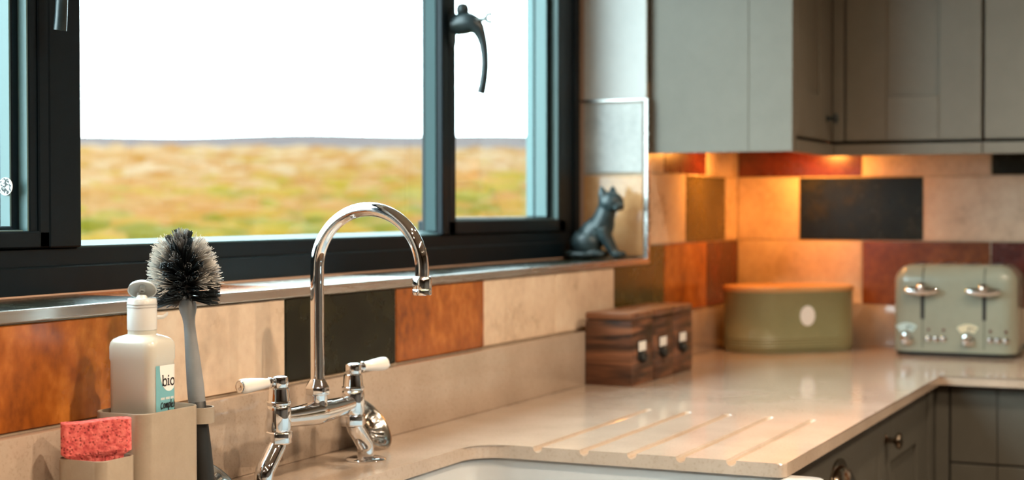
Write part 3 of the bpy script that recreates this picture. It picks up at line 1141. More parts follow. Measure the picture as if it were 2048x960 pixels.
def wall_unit(y1, y0, label, first):
    """wall cabinet on the back wall between y0 (nearer the room) and y1"""
    CO = Vector((-0.15, (y0 + y1) / 2, 0.448))
    M0 = Matrix.Translation(-CO)
    u = empty('wall_cabinet', CO, label=label, cat='cabinet', group='wall cabinets')
    cbm = bx(UB + 0.021, -0.001, y0 + 0.0005, y1, 0.4825, ZT)
    box(cbm, UB + 0.0165, UB + 0.03, y0 + 0.0005, y1 if not first else UF + 0.012, 0.462, 0.484)  # added lip behind the light rail, blocks puck light at the gap
    link('carcass', xf(cbm, M0), GREIGE_IN, u)
    w = y1 - y0 - 0.005
    shaker(u, w, ZT - 0.482, 0.019, M0 @ Matrix.Translation((UB, y1 - 0.0025, 0.481)) @ Matrix.Rotation(-PI / 2, 4, 'Z'), frame=0.09, rail=0.097)
    link('light_rail', xf(bx(UB - 0.004, UB + 0.016, y0 + 0.0005, y1 if not first else UF - 0.005, 0.4485, 0.4735, bev=0.001), M0), GREIGE, u)
    return u


u1 = wall_unit(-0.3355, -0.633, 'shaded greige shaker wall cabinet in the corner, above bread bin and toaster', True)
link('corner_post', xf(bx(UB, UB + 0.02, -0.3338, UF - 0.0005, 0.481, ZT, bev=0.001), Matrix.Translation(-Vector(u1.location))), GREIGE, u1)
u2 = wall_unit(-0.6345, -1.05, 'lighter greige wall cabinet at the right edge, above the toaster', False)


def puck(loc, watts, label, aim):
    p = empty('cabinet_puck_light', loc, label=label, cat='light', group='lights under the wall cabinets')
    link('housing', lathe(B(), [(0, 0.007), (0.03, 0.007), (0.033, 0.003), (0.03, 0.0), (0.027, 0.0), (0.026, 0.003), (0, 0.003)], 28), STEEL, p, smooth=40)
    link('lens', lathe(B(), [(0, 0.0029), (0.0255, 0.0029), (0.0255, 0.0012), (0, 0.0005)], 24), PUCKG, p, smooth=40)
    lamp('puck_lamp', (0, 0, -0.004), PUCK_COL, watts, 0.05, p, aim)


puck((-0.31, -0.095, 0.4752), 1.3, 'round puck light under the wall cabinet beside the window', (0, 0.35, -1))
puck((-0.105, -0.225, 0.4752), 1.6, 'round puck light under the corner of the wall cabinets', (0.35, 0, -1))

# ceiling downlights behind and above the view
for i, (x, y, w, where) in enumerate(DOWN):
    dl = empty('ceiling_downlight', (x, y, CEIL), label='small round warm ceiling downlight ' + where, cat='light', group='ceiling downlights')
    link('bezel', lathe(B(), [(0.03, 0.0095), (0.046, 0.0095), (0.046, 0.004), (0.032, 0.002), (0.03, 0.0095)], 24), STEEL, dl, smooth=40)
    link('bulb', lathe(B(), [(0, 0.009), (0.028, 0.009), (0.026, 0.005), (0, 0.004)], 20), BULB, dl, smooth=40)
    lamp('downlight_lamp', (0, 0, -0.002), DOWN_COL, w, 0.055, dl, spread=math.radians(138))

# ------------------------------------------------------------------ bridge mixer tap
tap = empty('bridge_mixer_tap', (-2.1247, -0.095, 0), label='polished chrome bridge mixer tap with swan neck spout and white levers, behind the sink', cat='tap')
HS = 0.0868
for s in (-1, 1):
    fx = s * 0.119
    leg = B()
    P = [(fx, 0, 0.004), (fx, 0, 0.012), (fx, 0, 0.0165), (fx - s * 0.0012, 0, 0.0200), (fx - s * 0.0042, 0, 0.0240), (fx - s * 0.009, 0, 0.0285), (s * HS + s * 0.012, 0, 0.0400), (s * HS + s * 0.006, 0, 0.0455), (s * HS + s * 0.003, 0, 0.052)]
    tube(leg, P, 0.0112, 28)
    lg = link('leg', leg, CHROME, tap, smooth=50)
    fb_ = lathe(B(), [(0, 0.0002), (0.0262, 0.0002), (0.0266, 0.0012), (0.0255, 0.0026), (0.020, 0.0042), (0.0135, 0.0052), (0.0113, 0.0056), (0, 0.0056)], 36, Matrix.Translation((fx, 0, 0)))
    link('base_flange', fb_, CHROME, lg, smooth=40)
    nb = B()
    hexo = [(0.0168 * math.cos(PI / 3 * k + 0.25), 0.0168 * math.sin(PI / 3 * k + 0.25)) for k in range(6)]
    loft(nb, [(inset(hexo, 0.0016), 0.0492), (hexo, 0.0508), (hexo, 0.0628), (inset(hexo, 0.0016), 0.0644)])
    bmesh.ops.bevel(nb, geom=nb.edges[:], offset=0.0007, segments=2, profile=0.5, affect='EDGES')
    xf(nb, Matrix.Translation((s * HS, 0, 0)))
    link('hex_nut', nb, CHROME, tap, smooth=30)
    col = lathe(B(), [(0, 0.0640), (0.0132, 0.0640), (0.0146, 0.068), (0.0147, 0.0905), (0.0140, 0.0945), (0.0134, 0.0952), (0.0134, 0.0962), (0.0145, 0.0970), (0.0149, 0.0985), (0.0145, 0.1000),
                      (0.0136, 0.1006), (0.0133, 0.1020), (0.0119, 0.1155), (0.0112, 0.1163), (0.0098, 0.1166), (0.0098, 0.1180)], 40)
    xf(col, Matrix.Translation((s * HS, 0, 0)))
    v = link('valve_column', col, CHROME, tap, smooth=35)
    cap = lathe(B(), [(0, 0.1175), (0.0106, 0.1175), (0.0110, 0.1185), (0.0110, 0.1282), (0.0102, 0.1298), (0.0075, 0.1310), (0, 0.1316)], 36)
    xf(cap, Matrix.Translation((s * HS, 0, 0)))
    link('valve_cap', cap, CHROME, v, smooth=35)
    dv = Vector((s * 0.964, -s * 0.263, -0.02 if s < 0 else 0.03)).normalized()
    o_ = Vector((s * HS, 0, 0.1240))
    st_ = lathe(B(), [(0, 0.009), (0.0045, 0.009), (0.0045, 0.013), (0.0066, 0.0140), (0.0070, 0.0165), (0.0055, 0.0180), (0, 0.018)], 24, axis_m(o_, dv))
    link('lever_stem', st_, CHROME, v, smooth=35)
    lv = lathe(B(), [(0, 0.0172), (0.0052, 0.0172), (0.0058, 0.019), (0.0072, 0.030), (0.0086, 0.045), (0.0092, 0.054), (0.0088, 0.0585), (0.0070, 0.0605), (0, 0.0606)], 32, axis_m(o_, dv))
    q = link('lever', lv, CERAMIC, v, smooth=50)
    q['label'] = 'white ceramic lever'
    bt = lathe(B(), [(0, 0.0590), (0.0076, 0.0590), (0.0078, 0.0606), (0.0070, 0.0612), (0.0052, 0.0606), (0.0030, 0.0614), (0, 0.0616)], 24, axis_m(o_, dv))
    link('lever_button', bt, CHROME, v, smooth=40)
br = B()
P, R = [], []
for i in range(25):
    t = i / 24
    x = -HS + 2 * HS * t
    u = abs(2 * t - 1)
    P.append((x, 0, 0.0795 - 0.003 * (1 - u * u)))
    R.append(0.0106 + 0.0048 * (1 - u) ** 1.2)
tube(br, P, R, 32)
link('bridge', br, CHROME, tap, smooth=60)
link('spout_boss', lathe(B(), [(0, 0.074), (0.0140, 0.074), (0.0128, 0.086), (0.0122, 0.0975), (0.0128, 0.0992), (0, 0.0992)], 36), CHROME, tap, smooth=45)
nb = B()
hexo = [(0.0158 * math.cos(PI / 4 * k + 0.2), 0.0158 * math.sin(PI / 4 * k + 0.2)) for k in range(8)]
loft(nb, [(inset(hexo, 0.001), 0.0990), (hexo, 0.1000), (hexo, 0.1085), (inset(hexo, 0.0065), 0.1190)])
bmesh.ops.bevel(nb, geom=nb.edges[:], offset=0.0006, segments=2, profile=0.5, affect='EDGES')
link('spout_nut', nb, CHROME, tap, smooth=30)
sp = B()
P = [(0, 0, 0.112 + 0.144 * k / 6) for k in range(7)]
for k in range(1, 37):
    a = PI * k / 36
    P.append((0, -0.074 + 0.074 * math.cos(a), 0.256 + 0.074 * math.sin(a)))
P += [(0, -0.148, 0.252), (0, -0.148, 0.246)]
tube(sp, P, 0.0085, 32)
spo = link('spout', sp, CHROME, tap, smooth=60)
link('aerator', lathe(B(), [(0.0095, 0.2265), (0.0112, 0.2265), (0.0118, 0.2285), (0.0118, 0.2330), (0.0114, 0.2336), (0.0116, 0.2345), (0.0116, 0.2450), (0.0105, 0.2480), (0.0090, 0.2492), (0.0086, 0.2492), (0.0086, 0.231), (0.0095, 0.2265)], 36, Matrix.Translation((0, -0.148, 0))), CHROME, spo, smooth=40)


# ------------------------------------------------------------------ sink strainers leaning on the upstand
def strainer(x, yoff, lean, label):
    R = 0.042
    nrm = Vector((0.05, -lean, math.sqrt(1 - lean * lean))).normalized()
    r = empty('sink_strainer', (x, -0.0205 - nrm.z * R - 0.0035 + yoff, 0), label=label, cat='strainer', group='metal sink strainers')
    M = axis_m((0, 0, lean * R + 0.0008), nrm)
    b = lathe(B(), [(0, -0.012), (0.012, -0.012), (0.020, -0.010), (0.029, -0.004), (0.033, 0.001), (0.036, 0.0035), (0.0395, 0.0042), (0.0418, 0.0028), (0.042, 0.0005), (0.040, -0.0010), (0.036, -0.0005), (0.032, -0.003), (0.028, -0.008), (0.019, -0.0135), (0, -0.0145)], 48, M)
    body = link('dish', b, STEEL, r, smooth=50)
    rb = B()
    for k in range(20):
        a = 2 * PI * k / 20
        tube(rb, [(0.013 * math.cos(a), 0.013 * math.sin(a), -0.0105), (0.022 * math.cos(a), 0.022 * math.sin(a), -0.0075), (0.0305 * math.cos(a), 0.0305 * math.sin(a), 0.0003)], [0.0014, 0.0019, 0.0022], 8)
    xf(rb, M)
    link('ribs', rb, STEEL, r, smooth=50)
    link('centre_knob', lathe(B(), [(0, -0.012), (0.004, -0.012), (0.004, -0.004), (0.0085, -0.001), (0.0085, 0.002), (0.005, 0.004), (0, 0.0045)], 24, M), BRONZE, r, smooth=40)


strainer(-1.917, 0, 0.80, 'round ribbed metal sink strainer leaning on the upstand behind the right tap leg')
strainer(-2.322, -0.004, 0.52, 'round metal sink strainer behind the brush handle, mostly hidden')

# ------------------------------------------------------------------ caddy, bottle, sponge, brush
caddy = empty('sink_caddy', (-2.46, -0.075, 0), label='stone coloured plastic sink caddy with two cups holding bottle and sponge', cat='caddy')


def cup_bm(x0, x1, y0, y1, h, r, t=0.0022):
    o = rrect(x0, x1, y0, y1, r, 8)
    i = rrect(x0 + t, x1 - t, y0 + t, y1 - t, r - t * 0.8, 8)
    bm = loft(B(), [(inset(o, 0.002), 0.0008), (o, 0.0028), (o, h - 0.0008), (inset(o, 0.0006), h), (inset(i, -0.0006), h), (i, h - 0.0008), (i, 0.003)])
    return xf(bm, Matrix.Translation((2.46, 0.075, 0)))


link('tall_cup', cup_bm(-2.489, -2.387, -0.112, -0.041, 0.1175, 0.018), CADDYM, caddy, smooth=40)
link('low_cup', cup_bm(-2.548, -2.4895, -0.105, -0.0435, 0.0765, 0.013), CADDYM, caddy, smooth=40)
lo = B()
BRX, BRY = -2.3685, -0.094
ring = [(BRX + 0.0158 * math.cos(a), BRY + 0.0158 * math.sin(a)) for a in [math.radians(-165 + 330 * i / 24) for i in range(25)]]
for z0 in (0.094,):
    o1 = [(x, y) for x, y in ring]
    o2 = [(BRX + (x - BRX) * 0.88, BRY + (y - BRY) * 0.88) for x, y in ring]
    va = [lo.verts.new((x, y, z0)) for x, y in o1]
    vb2 = [lo.verts.new((x, y, z0 + 0.0175)) for x, y in o1]
    vc2 = [lo.verts.new((x, y, z0)) for x, y in o2]
    vd2 = [lo.verts.new((x, y, z0 + 0.0175)) for x, y in o2]
    for i in range(24):
        lo.faces.new((va[i], va[i + 1], vb2[i + 1], vb2[i]))
        lo.faces.new((vc2[i], vd2[i], vd2[i + 1], vc2[i + 1]))
        lo.faces.new((vb2[i], vb2[i + 1], vd2[i + 1], vd2[i]))
        lo.faces.new((va[i], vc2[i], vc2[i + 1], va[i + 1]))
xf(lo, Matrix.Translation((2.46, 0.075, 0)))
link('brush_loop', lo, CADDYM, caddy, smooth=40)

# bottle
BC = Vector((-2.4445, -0.0750, 0.0038))
bot = empty('washing_up_bottle', BC, label='milky plastic bottle with open flip cap and teal bio label, standing in the caddy', cat='bottle')


def bsec(hx, hy, r):
    return rrect(-hx, hx, -hy, hy, r, 8)


secs = [(bsec(0.021, 0.027, 0.011), 0.0), (bsec(0.0235, 0.0290, 0.0105), 0.003), (bsec(0.0235, 0.0290, 0.0105), 0.1645), (bsec(0.0245, 0.0301, 0.0112), 0.1675), (bsec(0.0245, 0.0301, 0.0112), 0.1800),
        (bsec(0.0242, 0.0297, 0.0125), 0.1845), (bsec(0.0230, 0.0282, 0.0145), 0.1880), (bsec(0.0200, 0.0240, 0.0165), 0.1908), (bsec(0.0168, 0.0180, 0.0160), 0.1925), (bsec(0.0152, 0.0152, 0.01515), 0.1935), (bsec(0.0150, 0.0150, 0.01495), 0.200)]
bb = loft(B(), [(o, z) for o, z in secs])
link('bottle_body', bb, BOTTLE, bot, smooth=50)
capb = lathe(B(), [(0, 0.1975), (0.0150, 0.1975), (0.0157, 0.1982), (0.0157, 0.2290), (0.0150, 0.2300), (0.0152, 0.2306), (0.0146, 0.2314), (0.006, 0.2318), (0.0045, 0.2345), (0.0026, 0.235), (0.0022, 0.232), (0, 0.232)], 40)
for zz in (0.2215, 0.2245):
    lathe(capb, [(0.0154, zz), (0.0161, zz + 0.0005), (0.0161, zz + 0.0012), (0.0154, zz + 0.0018), (0.0154, zz)], 40)
capo = link('cap', capb, CAPM, bot, smooth=35)
tabb = tube(B(), [(0.010, -0.0125, 0.2105), (0.0135, -0.0178, 0.2112), (0.0150, -0.0205, 0.2135), (0.0155, -0.0215, 0.2160)], [0.0022, 0.002, 0.0016, 0.001], 10)
link('tamper_tab', tabb, CAPM, capo, smooth=50)
# lid, flipped open and leaning back from its hinge
lid = lathe(B(), [(0, 0.0074), (0.006, 0.0072), (0.011, 0.0060), (0.0142, 0.0035), (0.0155, 0.0), (0.0140, 0.0), (0.0125, 0.003), (0.009, 0.0052), (0.004, 0.0060), (0, 0.0062)], 36)
lathe(lid, [(0.0030, 0.0055), (0.0030, -0.001), (0.0018, -0.001), (0.0018, 0.0055), (0.0030, 0.0055)], 16)
xf(lid, axis_m(Vector((0.003, 0.002, 0.2395)), (0.52, 0.36, 0.78)))
link('flip_lid', lid, CLEAR, capo, smooth=50)
link('lid_hinge', tube(B(), [(-0.001, 0.005, 0.2305), (0.004, 0.008, 0.2335), (0.006, 0.009, 0.2360)], 0.002, 8), CAPM, capo, smooth=50)

# label wrapped over the -y face and its right-hand corner
LZ0, LZ1 = 0.070, 0.1610
LY = -0.0290


def face_pt(s, z, off=0.0):
    """s = distance along the label from the left edge of the flat face, wrapping round the corner to +x"""
    hx, r = 0.0235, 0.0105
    flat = 2 * hx - 2 * r
    x0 = -hx + r
    if s <= flat:
        return Vector((x0 + s, LY - off, z))
    a = min((s - flat) / r, PI / 2)
    xx, yy = hx - r + (r + off) * math.sin(a), LY + r - (r + off) * math.cos(a)
    e = s - flat - r * PI / 2
    if e > 0:
        yy += e
    return Vector((xx, yy, z))


def label_sheet(bm, pts, off):
    vs = [bm.verts.new(face_pt(s, z, off)) for s, z in pts]
    bm.faces.new(vs)


def strip(bm, s0, s1, f0, f1, off, n=40):
    """sheet between heights f0(s) and f1(s)"""
    prev = None
    for i in range(n + 1):
        s = s0 + (s1 - s0) * i / n
        a, b = bm.verts.new(face_pt(s, f0(s), off)), bm.verts.new(face_pt(s, f1(s), off))
        if prev and (f1(s) - f0(s) > -1):
            bm.faces.new((prev[0], a, b, prev[1]))
        prev = (a, b)


SS0 = -0.0020
lb = B()
strip(lb, SS0, 0.047, lambda s: LZ0, lambda s: LZ1, 0.0003)
lab = link('label', lb, TEAL_PRINT, bot, smooth=0)
lab['label'] = 'teal printed label with white roundel'
cs, rs = 0.0205, 0.0160
wbm = B()
strip(wbm, cs - rs, cs + rs, lambda s: max(LZ0, LZ1 - 0.004 - 0.0240 * math.sqrt(max(0, 1 - ((s - cs) / rs) ** 2))), lambda s: LZ1, 0.0005)
link('label_roundel', wbm, WHITE_PRINT, lab, smooth=0)


def stroke(bm, pts, w, off=0.0008):
    """flat ribbon lettering along (s, z) points"""
    n = len(pts)
    prev = None
    for i in range(n):
        a, b = pts[max(0, i - 1)], pts[min(n - 1, i + 1)]
        dx, dz = b[0] - a[0], b[1] - a[1]
        L = math.hypot(dx, dz) or 1
        nx, nz = -dz / L * w / 2, dx / L * w / 2
        p, q = bm.verts.new(face_pt(pts[i][0] + nx, pts[i][1] + nz, off)), bm.verts.new(face_pt(pts[i][0] - nx, pts[i][1] - nz, off))
        if prev:
            bm.faces.new((prev[0], p, q, prev[1]))
        prev = (p, q)


def ring_s(bm, cx, cz, rx, rz, w):
    stroke(bm, [(cx + rx * math.cos(2 * PI * i / 24), cz + rz * math.sin(2 * PI * i / 24)) for i in range(25)], w)


tx = B()
bz0 = 0.1392
# b
stroke(tx, [(0.0095, bz0), (0.0095, bz0 + 0.0116)], 0.0017)
stroke(tx, [(0.0080, bz0 + 0.0112), (0.0100, bz0 + 0.0112)], 0.0012)
ring_s(tx, 0.0128, bz0 + 0.0036, 0.0032, 0.0036, 0.0016)
# i
stroke(tx, [(0.0190, bz0), (0.0190, bz0 + 0.0073)], 0.0019)
stroke(tx, [(0.0172, bz0 + 0.0071), (0.0192, bz0 + 0.0071)], 0.0012)
stroke(tx, [(0.0170, bz0 + 0.0005), (0.0210, bz0 + 0.0005)], 0.0012)
stroke(tx, [(0.0190, bz0 + 0.0092), (0.0190, bz0 + 0.0110)], 0.0018)
# o
ring_s(tx, 0.0258, bz0 + 0.0036, 0.0033, 0.0036, 0.0017)
link('lettering', tx, INK, lab)
t2b = B()
for i in range(16):
    s = 0.0062 + i * 0.0014
    if i % 6 == 5:
        continue
    stroke(t2b, [(s, 0.1245), (s, 0.1270)], 0.0009)
link('small_print', t2b, WHITE_PRINT, lab)
hw = B()
z0 = 0.1150
sc_ = 1.15


def hand(pts, w=0.0012):
    stroke(hw, [(0.0055 + s * 0.001 * sc_, z0 + z * 0.001 * sc_) for s, z in pts], w, 0.0009)


hand([(3, 5), (2, 5.8), (0.6, 4.5), (0.3, 2), (1.2, 0.3), (3, 1)])
hand([(5.2, 5), (4, 4), (4, 1.5), (5.2, 0.5), (6.3, 2), (6.2, 4.2), (5.2, 5)])
hand([(7.2, 0.4), (7.4, 5), (7.6, 3.5), (8.6, 5.2), (9.0, 0.6), (9.2, 3.6), (10.2, 5.2), (10.6, 0.5)])
hand([(11.8, 5), (11.6, -4)])
hand([(11.8, 4.5), (13.2, 5.2), (13.8, 3), (12.8, 0.8), (11.7, 1.2)])
hand([(15.2, 8), (15.0, 1), (15.8, 0.5)])
hand([(16.4, 2.6), (18.0, 3.2), (17.6, 4.8), (16.6, 4.2), (16.4, 1.6), (17.6, 0.5), (18.6, 1.2)])
hand([(20, 7), (19.8, 0.8), (20.6, 0.6)])
hand([(21.2, 2.6), (22.8, 3.2), (22.4, 4.8), (21.4, 4.2), (21.2, 1.6), (22.4, 0.5), (23.4, 1.2)])
hand([(-0.5, -3.2), (10, -2.4), (23, -1.8)], 0.0009)
link('handwriting', hw, INK, lab)

# sponge
spg = bmesh.new()
SL, SW, SH = 0.070, 0.021, 0.064
nx_, ny_, nz_ = 110, 30, 96


def sp_face(o, a, b, na, nb_):
    g = [[spg.verts.new(o + a * (i / na) + b * (j / nb_)) for i in range(na + 1)] for j in range(nb_ + 1)]
    for j in range(nb_):
        for i in range(na):
            spg.faces.new((g[j][i], g[j][i + 1], g[j + 1][i + 1], g[j + 1][i]))


O = Vector((-SL / 2, -SW / 2, 0))
ex, ey, ez = Vector((SL, 0, 0)), Vector((0, SW, 0)), Vector((0, 0, SH))
sp_face(O, ex, ez, nx_, nz_)
sp_face(O + ey, ex, ez, 24, 24)
sp_face(O, ey, ez, ny_, nz_)
sp_face(O + ex, ey, ez, ny_, nz_)
sp_face(O + ez, ex, ey, nx_, ny_)
sp_face(O, ex, ey, 10, 4)
bmesh.ops.remove_doubles(spg, verts=spg.verts, dist=1e-6)
rc = 0.006
for v in spg.verts:
    p = v.co
    q = Vector((max(-SL / 2 + rc, min(SL / 2 - rc, p.x)), max(-SW / 2 + rc, min(SW / 2 - rc, p.y)), max(0.001, min(SH - 0.0025, p.z))))
    d = p - q
    if d.length > 1e-7:
        lim = rc if d.length > 0 else 0
        d2 = Vector((d.x, d.y, 0))
        if d2.length > rc:
            d2 = d2 * (rc / d2.length)
        d = Vector((d2.x, d2.y, d.z))
    v.co = q + d
    # pits
    w = v.co * 290
    cell = mnoise.voronoi(w)[0]
    pit = max(0.0, 0.34 - cell[0]) * 0.0040
    w2 = v.co * 120 + Vector((9, 4, 2))
    c2 = mnoise.voronoi(w2)[0]
    pit += max(0.0, 0.20 - c2[0]) * 0.008
    n_dir = Vector((v.co.x / SL, v.co.y / SW * 0.9, (v.co.z - SH / 2) / SH))
    ax = max(range(3), key=lambda k: abs(n_dir[k]))
    n_ = Vector((0, 0, 0))
    n_[ax] = -1 if n_dir[ax] > 0 else 1
    v.co += n_ * pit
    # squeezed into the cup below its rim
    t = max(0.0, min(1.0, (0.0320 - v.co.z) / 0.0055))
    v.co.x *= 1 - 0.22 * t
    v.co.y *= 1 - 0.2 * t
    v.co.z += 0.0015 * math.sin(v.co.x * 70) + 0.0006 * (v.co.x / SL)
SPC = Vector((-2.5215, -0.0762, 0.0500))
sponge = link('sponge', spg, SPONGE, smooth=0)
sponge.location = SPC
sponge.rotation_euler = (0, 0, math.radians(-48))
tag(sponge, 'coral pink cellulose sponge full of pores, standing in the low caddy cup', 'sponge')

# dish brush
brush = empty('dish_brush', (-2.3655, -0.101, 0), label='grey and black dish brush with frayed bristles, upright in the caddy loop', cat='brush')
ax0 = Vector((0, 0, 0.002))
ax1 = Vector((-0.0085, 0.0275, 0.300))
AD = (ax1 - ax0).normalized()


def on_axis(t):
    return ax0 + (ax1 - ax0) * t


def axis_tube(stops, m, name, seg=24):
    return link(name, tube(B(), [on_axis(t) for t, r in stops], [r for t, r in stops], seg), m, brush, smooth=60)


axis_tube([(0.0, 0.0095), (0.004, 0.0112), (0.06, 0.0116), (0.2, 0.0110), (0.33, 0.0100), (0.385, 0.0096), (0.387, 0.0088)], BLACKP, 'grip')
axis_tube([(0.384, 0.0092), (0.388, 0.0096), (0.45, 0.0094), (0.54, 0.0082), (0.64, 0.0066), (0.675, 0.0064), (0.700, 0.0072), (0.718, 0.0088), (0.734, 0.0098), (0.748, 0.0096), (0.760, 0.0080), (0.768, 0.0066)], GREYP, 'handle')
core = axis_tube([(0.765, 0.0066), (0.80, 0.0062), (0.87, 0.0055), (0.905, 0.0045), (0.915, 0.002)], GREYP, 'brush_head')


def bristle_mat(name, c0, c1):
    m, n, l, b = new_mat(name)
    tc = n.new('ShaderNodeTexCoord')
    sx = n.new('ShaderNodeSeparateXYZ')
    l.new(tc.outputs['Object'], sx.inputs[0])
    mr = n.new('ShaderNodeMapRange')
    mr.inputs['From Min'].default_value = 0.010
    mr.inputs['From Max'].default_value = 0.032
    l.new(sx.outputs['Z'], mr.inputs['Value'])
    r = ramp(n, [(0.0, c0), (0.35, c0), (0.75, tuple((a + b_) / 2 for a, b_ in zip(c0, c1))), (1.0, c1)])
    l.new(mr.outputs[0], r.inputs[0])
    l.new(r.outputs[0], b.inputs['Base Color'])
    b.inputs['Roughness'].default_value = 0.42
    return m


BR_DARK = bristle_mat('bristle_dark', (0.012, 0.018, 0.022), (0.020, 0.028, 0.034))
BR_MID = bristle_mat('bristle_mid', (0.020, 0.024, 0.028), (0.30, 0.29, 0.28))
BR_PALE = bristle_mat('bristle_pale', (0.035, 0.04, 0.044), (0.80, 0.76, 0.70))


def tuft_mesh(n, splay, length, r0, mt, seed):
    rnd = random.Random(seed)
    b = B()
    for i in range(n):
        a, q = rnd.uniform(0, 2 * PI), math.sqrt(rnd.random())
        bx0, by0 = 0.0019 * q * math.cos(a), 0.0019 * q * math.sin(a)
        L = length * rnd.uniform(0.90, 1.04)
        sx_, sy_ = splay * q * math.cos(a + rnd.uniform(-0.6, 0.6)), splay * q * math.sin(a + rnd.uniform(-0.6, 0.6))
        pts = []
        for k in range(4):
            t = k / 3
            pts.append((bx0 + sx_ * t * t * L, by0 + sy_ * t * t * L, L * t))
        tube(b, pts, r0, 4)
    me = D.meshes.new('bristle_tuft')
    b.to_mesh(me)
    b.free()
    me.materials.append(mt)
    return me


T_D = [tuft_mesh(18, 0.07, 0.0335, 0.00046, BR_DARK, s) for s in range(4)]
T_M = [tuft_mesh(24, 0.20, 0.0340, 0.00034, BR_MID, 10 + s) for s in range(4)]
T_P = [tuft_mesh(30, 0.27, 0.0345, 0.00028, BR_PALE, 20 + s) for s in range(5)]
# the frame seen from the room: u points along the wall-parallel lateral direction of the head
vd = Vector((-0.84, -0.54, 0.0))
vd = (vd - AD * vd.dot(AD)).normalized()
lat = AD.cross(vd).normalized()


def put_tuft(me, t, ang, tilt, scale):
    p = on_axis(t)
    rad = vd * math.cos(ang) + lat * math.sin(ang)
    d = (rad * math.cos(tilt) + AD * math.sin(tilt)).normalized()
    q = d.to_track_quat('Z', 'Y').to_matrix().to_4x4()
    o = D.objects.new('bristle_tuft', me)
    o.matrix_basis = Matrix.Translation(p + d * 0.0035) @ q @ Matrix.Rotation(random.uniform(0, 6.28), 4, 'Z') @ Matrix.Scale(scale, 4)
    o.parent = core
    COL.objects.link(o)


rows_ = 9
for j in range(rows_):
    t = 0.772 + 0.130 * j / (rows_ - 1)
    tilt = math.radians(-8 + 52 * (j / (rows_ - 1)) ** 1.3)
    sc = (0.98, 1.0, 1.02, 1.05, 1.06, 1.06, 1.04, 1.0, 0.95)[j]
    nA = 14 if j < 7 else 11
    for k in range(nA):
        ang = 2 * PI * (k + 0.5 * (j % 2)) / nA + random.uniform(-0.10, 0.10)
        s = abs(math.sin(ang))
        if j == 0 and math.cos(ang) > 0.3 and s < 0.8:
            continue        # lowest row leaves the neck free towards the room
        if j <= 2:
            me = random.choice(T_D if s < 0.85 or random.random() < 0.6 else T_M)
        elif s > 0.62:
            me = random.choice(T_P if random.random() < (0.85 if math.sin(ang) > 0 or j > 3 else 0.45) else T_M)
        elif math.cos(ang) < 0:
            me = random.choice(T_P if random.random() < 0.4 else T_M)
        else:
            me = random.choice(T_D if random.random() < 0.82 else T_M)
        put_tuft(me, t, ang, tilt + random.uniform(-0.09, 0.09), sc * random.uniform(0.93, 1.05))
for k in range(14):
    ang = 2 * PI * k / 14 + random.uniform(-0.2, 0.2)
    put_tuft(random.choice(T_D + T_M), 0.898 + 0.010 * (k % 2), ang, math.radians(random.uniform(56, 88)), random.uniform(0.86, 1.0))

# ------------------------------------------------------------------ canisters
CX0, CWD = -1.0585, 0.1187
clab = ['dark wood storage canister at the near end of the row of three',
        'dark wood storage canister in the middle of the row of three',
        'dark wood storage canister at the far end, nearest the bread bin']
for k in range(3):
    x0 = CX0 + k * CWD
    c0 = Vector((x0 + CWD / 2 - 0.0005, -0.068, 0.0))
    r = empty('storage_canister', c0, label=clab[k], cat='canister', group='wooden storage canisters')
    hw_, hd = CWD / 2 - 0.0006, 0.0462
    link('canister_body', bx(-hw_, hw_, -hd, hd, 0.0005, 0.1215, bev=0.0012, seg=2), ACACIA_Y, r, smooth=35)
    link('lid', bx(-hw_ - 0.001 * (k % 2), hw_, -hd, hd, 0.1235, 0.1365, bev=0.002, seg=2), ACACIA_LID, r, smooth=35)
    link('seal', bx(-hw_ + 0.003, hw_ - 0.003, -hd + 0.003, hd - 0.003, 0.121, 0.124), BLACKP, r)
    xs = -0.006
    hb_ = B()
    box(hb_, xs - 0.0225, xs + 0.0225, -hd - 0.0018, -hd, 0.046, 0.0835, bev=0.0008)
    pl_ = link('label_holder', hb_, BLACKP, r, smooth=35)
    link('paper_label', bx(xs - 0.0195, xs + 0.0195, -hd - 0.0024, -hd - 0.0017, 0.0635, 0.0812), WHITE_PRINT, pl_)
    pb = lathe(B(), [(0.0, 0.0), (0.011, 0.0), (0.011, 0.0035), (0.009, 0.008), (0.005, 0.0095), (0.0, 0.010)], 20, axis_m((xs, -hd - 0.0015, 0.0510), (0, -1, 0)))
    link('finger_pull', pb, BLACKP, pl_, smooth=40)

# ------------------------------------------------------------------ bread bin
bin_ = empty('bread_bin', (-0.166, -0.174, 0.0), math.radians(45), label='oval olive green tin bread bin with bamboo lid, set across the corner', cat='bread bin')
BR, BH = 0.086, 0.0735


def stad(r, h, n=20):
    """stadium outline: long axis along local y, front towards local -x"""
    o = []
    for i in range(n + 1):
        a = math.radians(180 * i / n)
        o.append((r * math.cos(a), h + r * math.sin(a)))
    for i in range(n + 1):
        a = math.radians(180 + 180 * i / n)
        o.append((r * math.cos(a), -h + r * math.sin(a)))
    return o


def stadr(k):
    return stad(BR + k, BH)


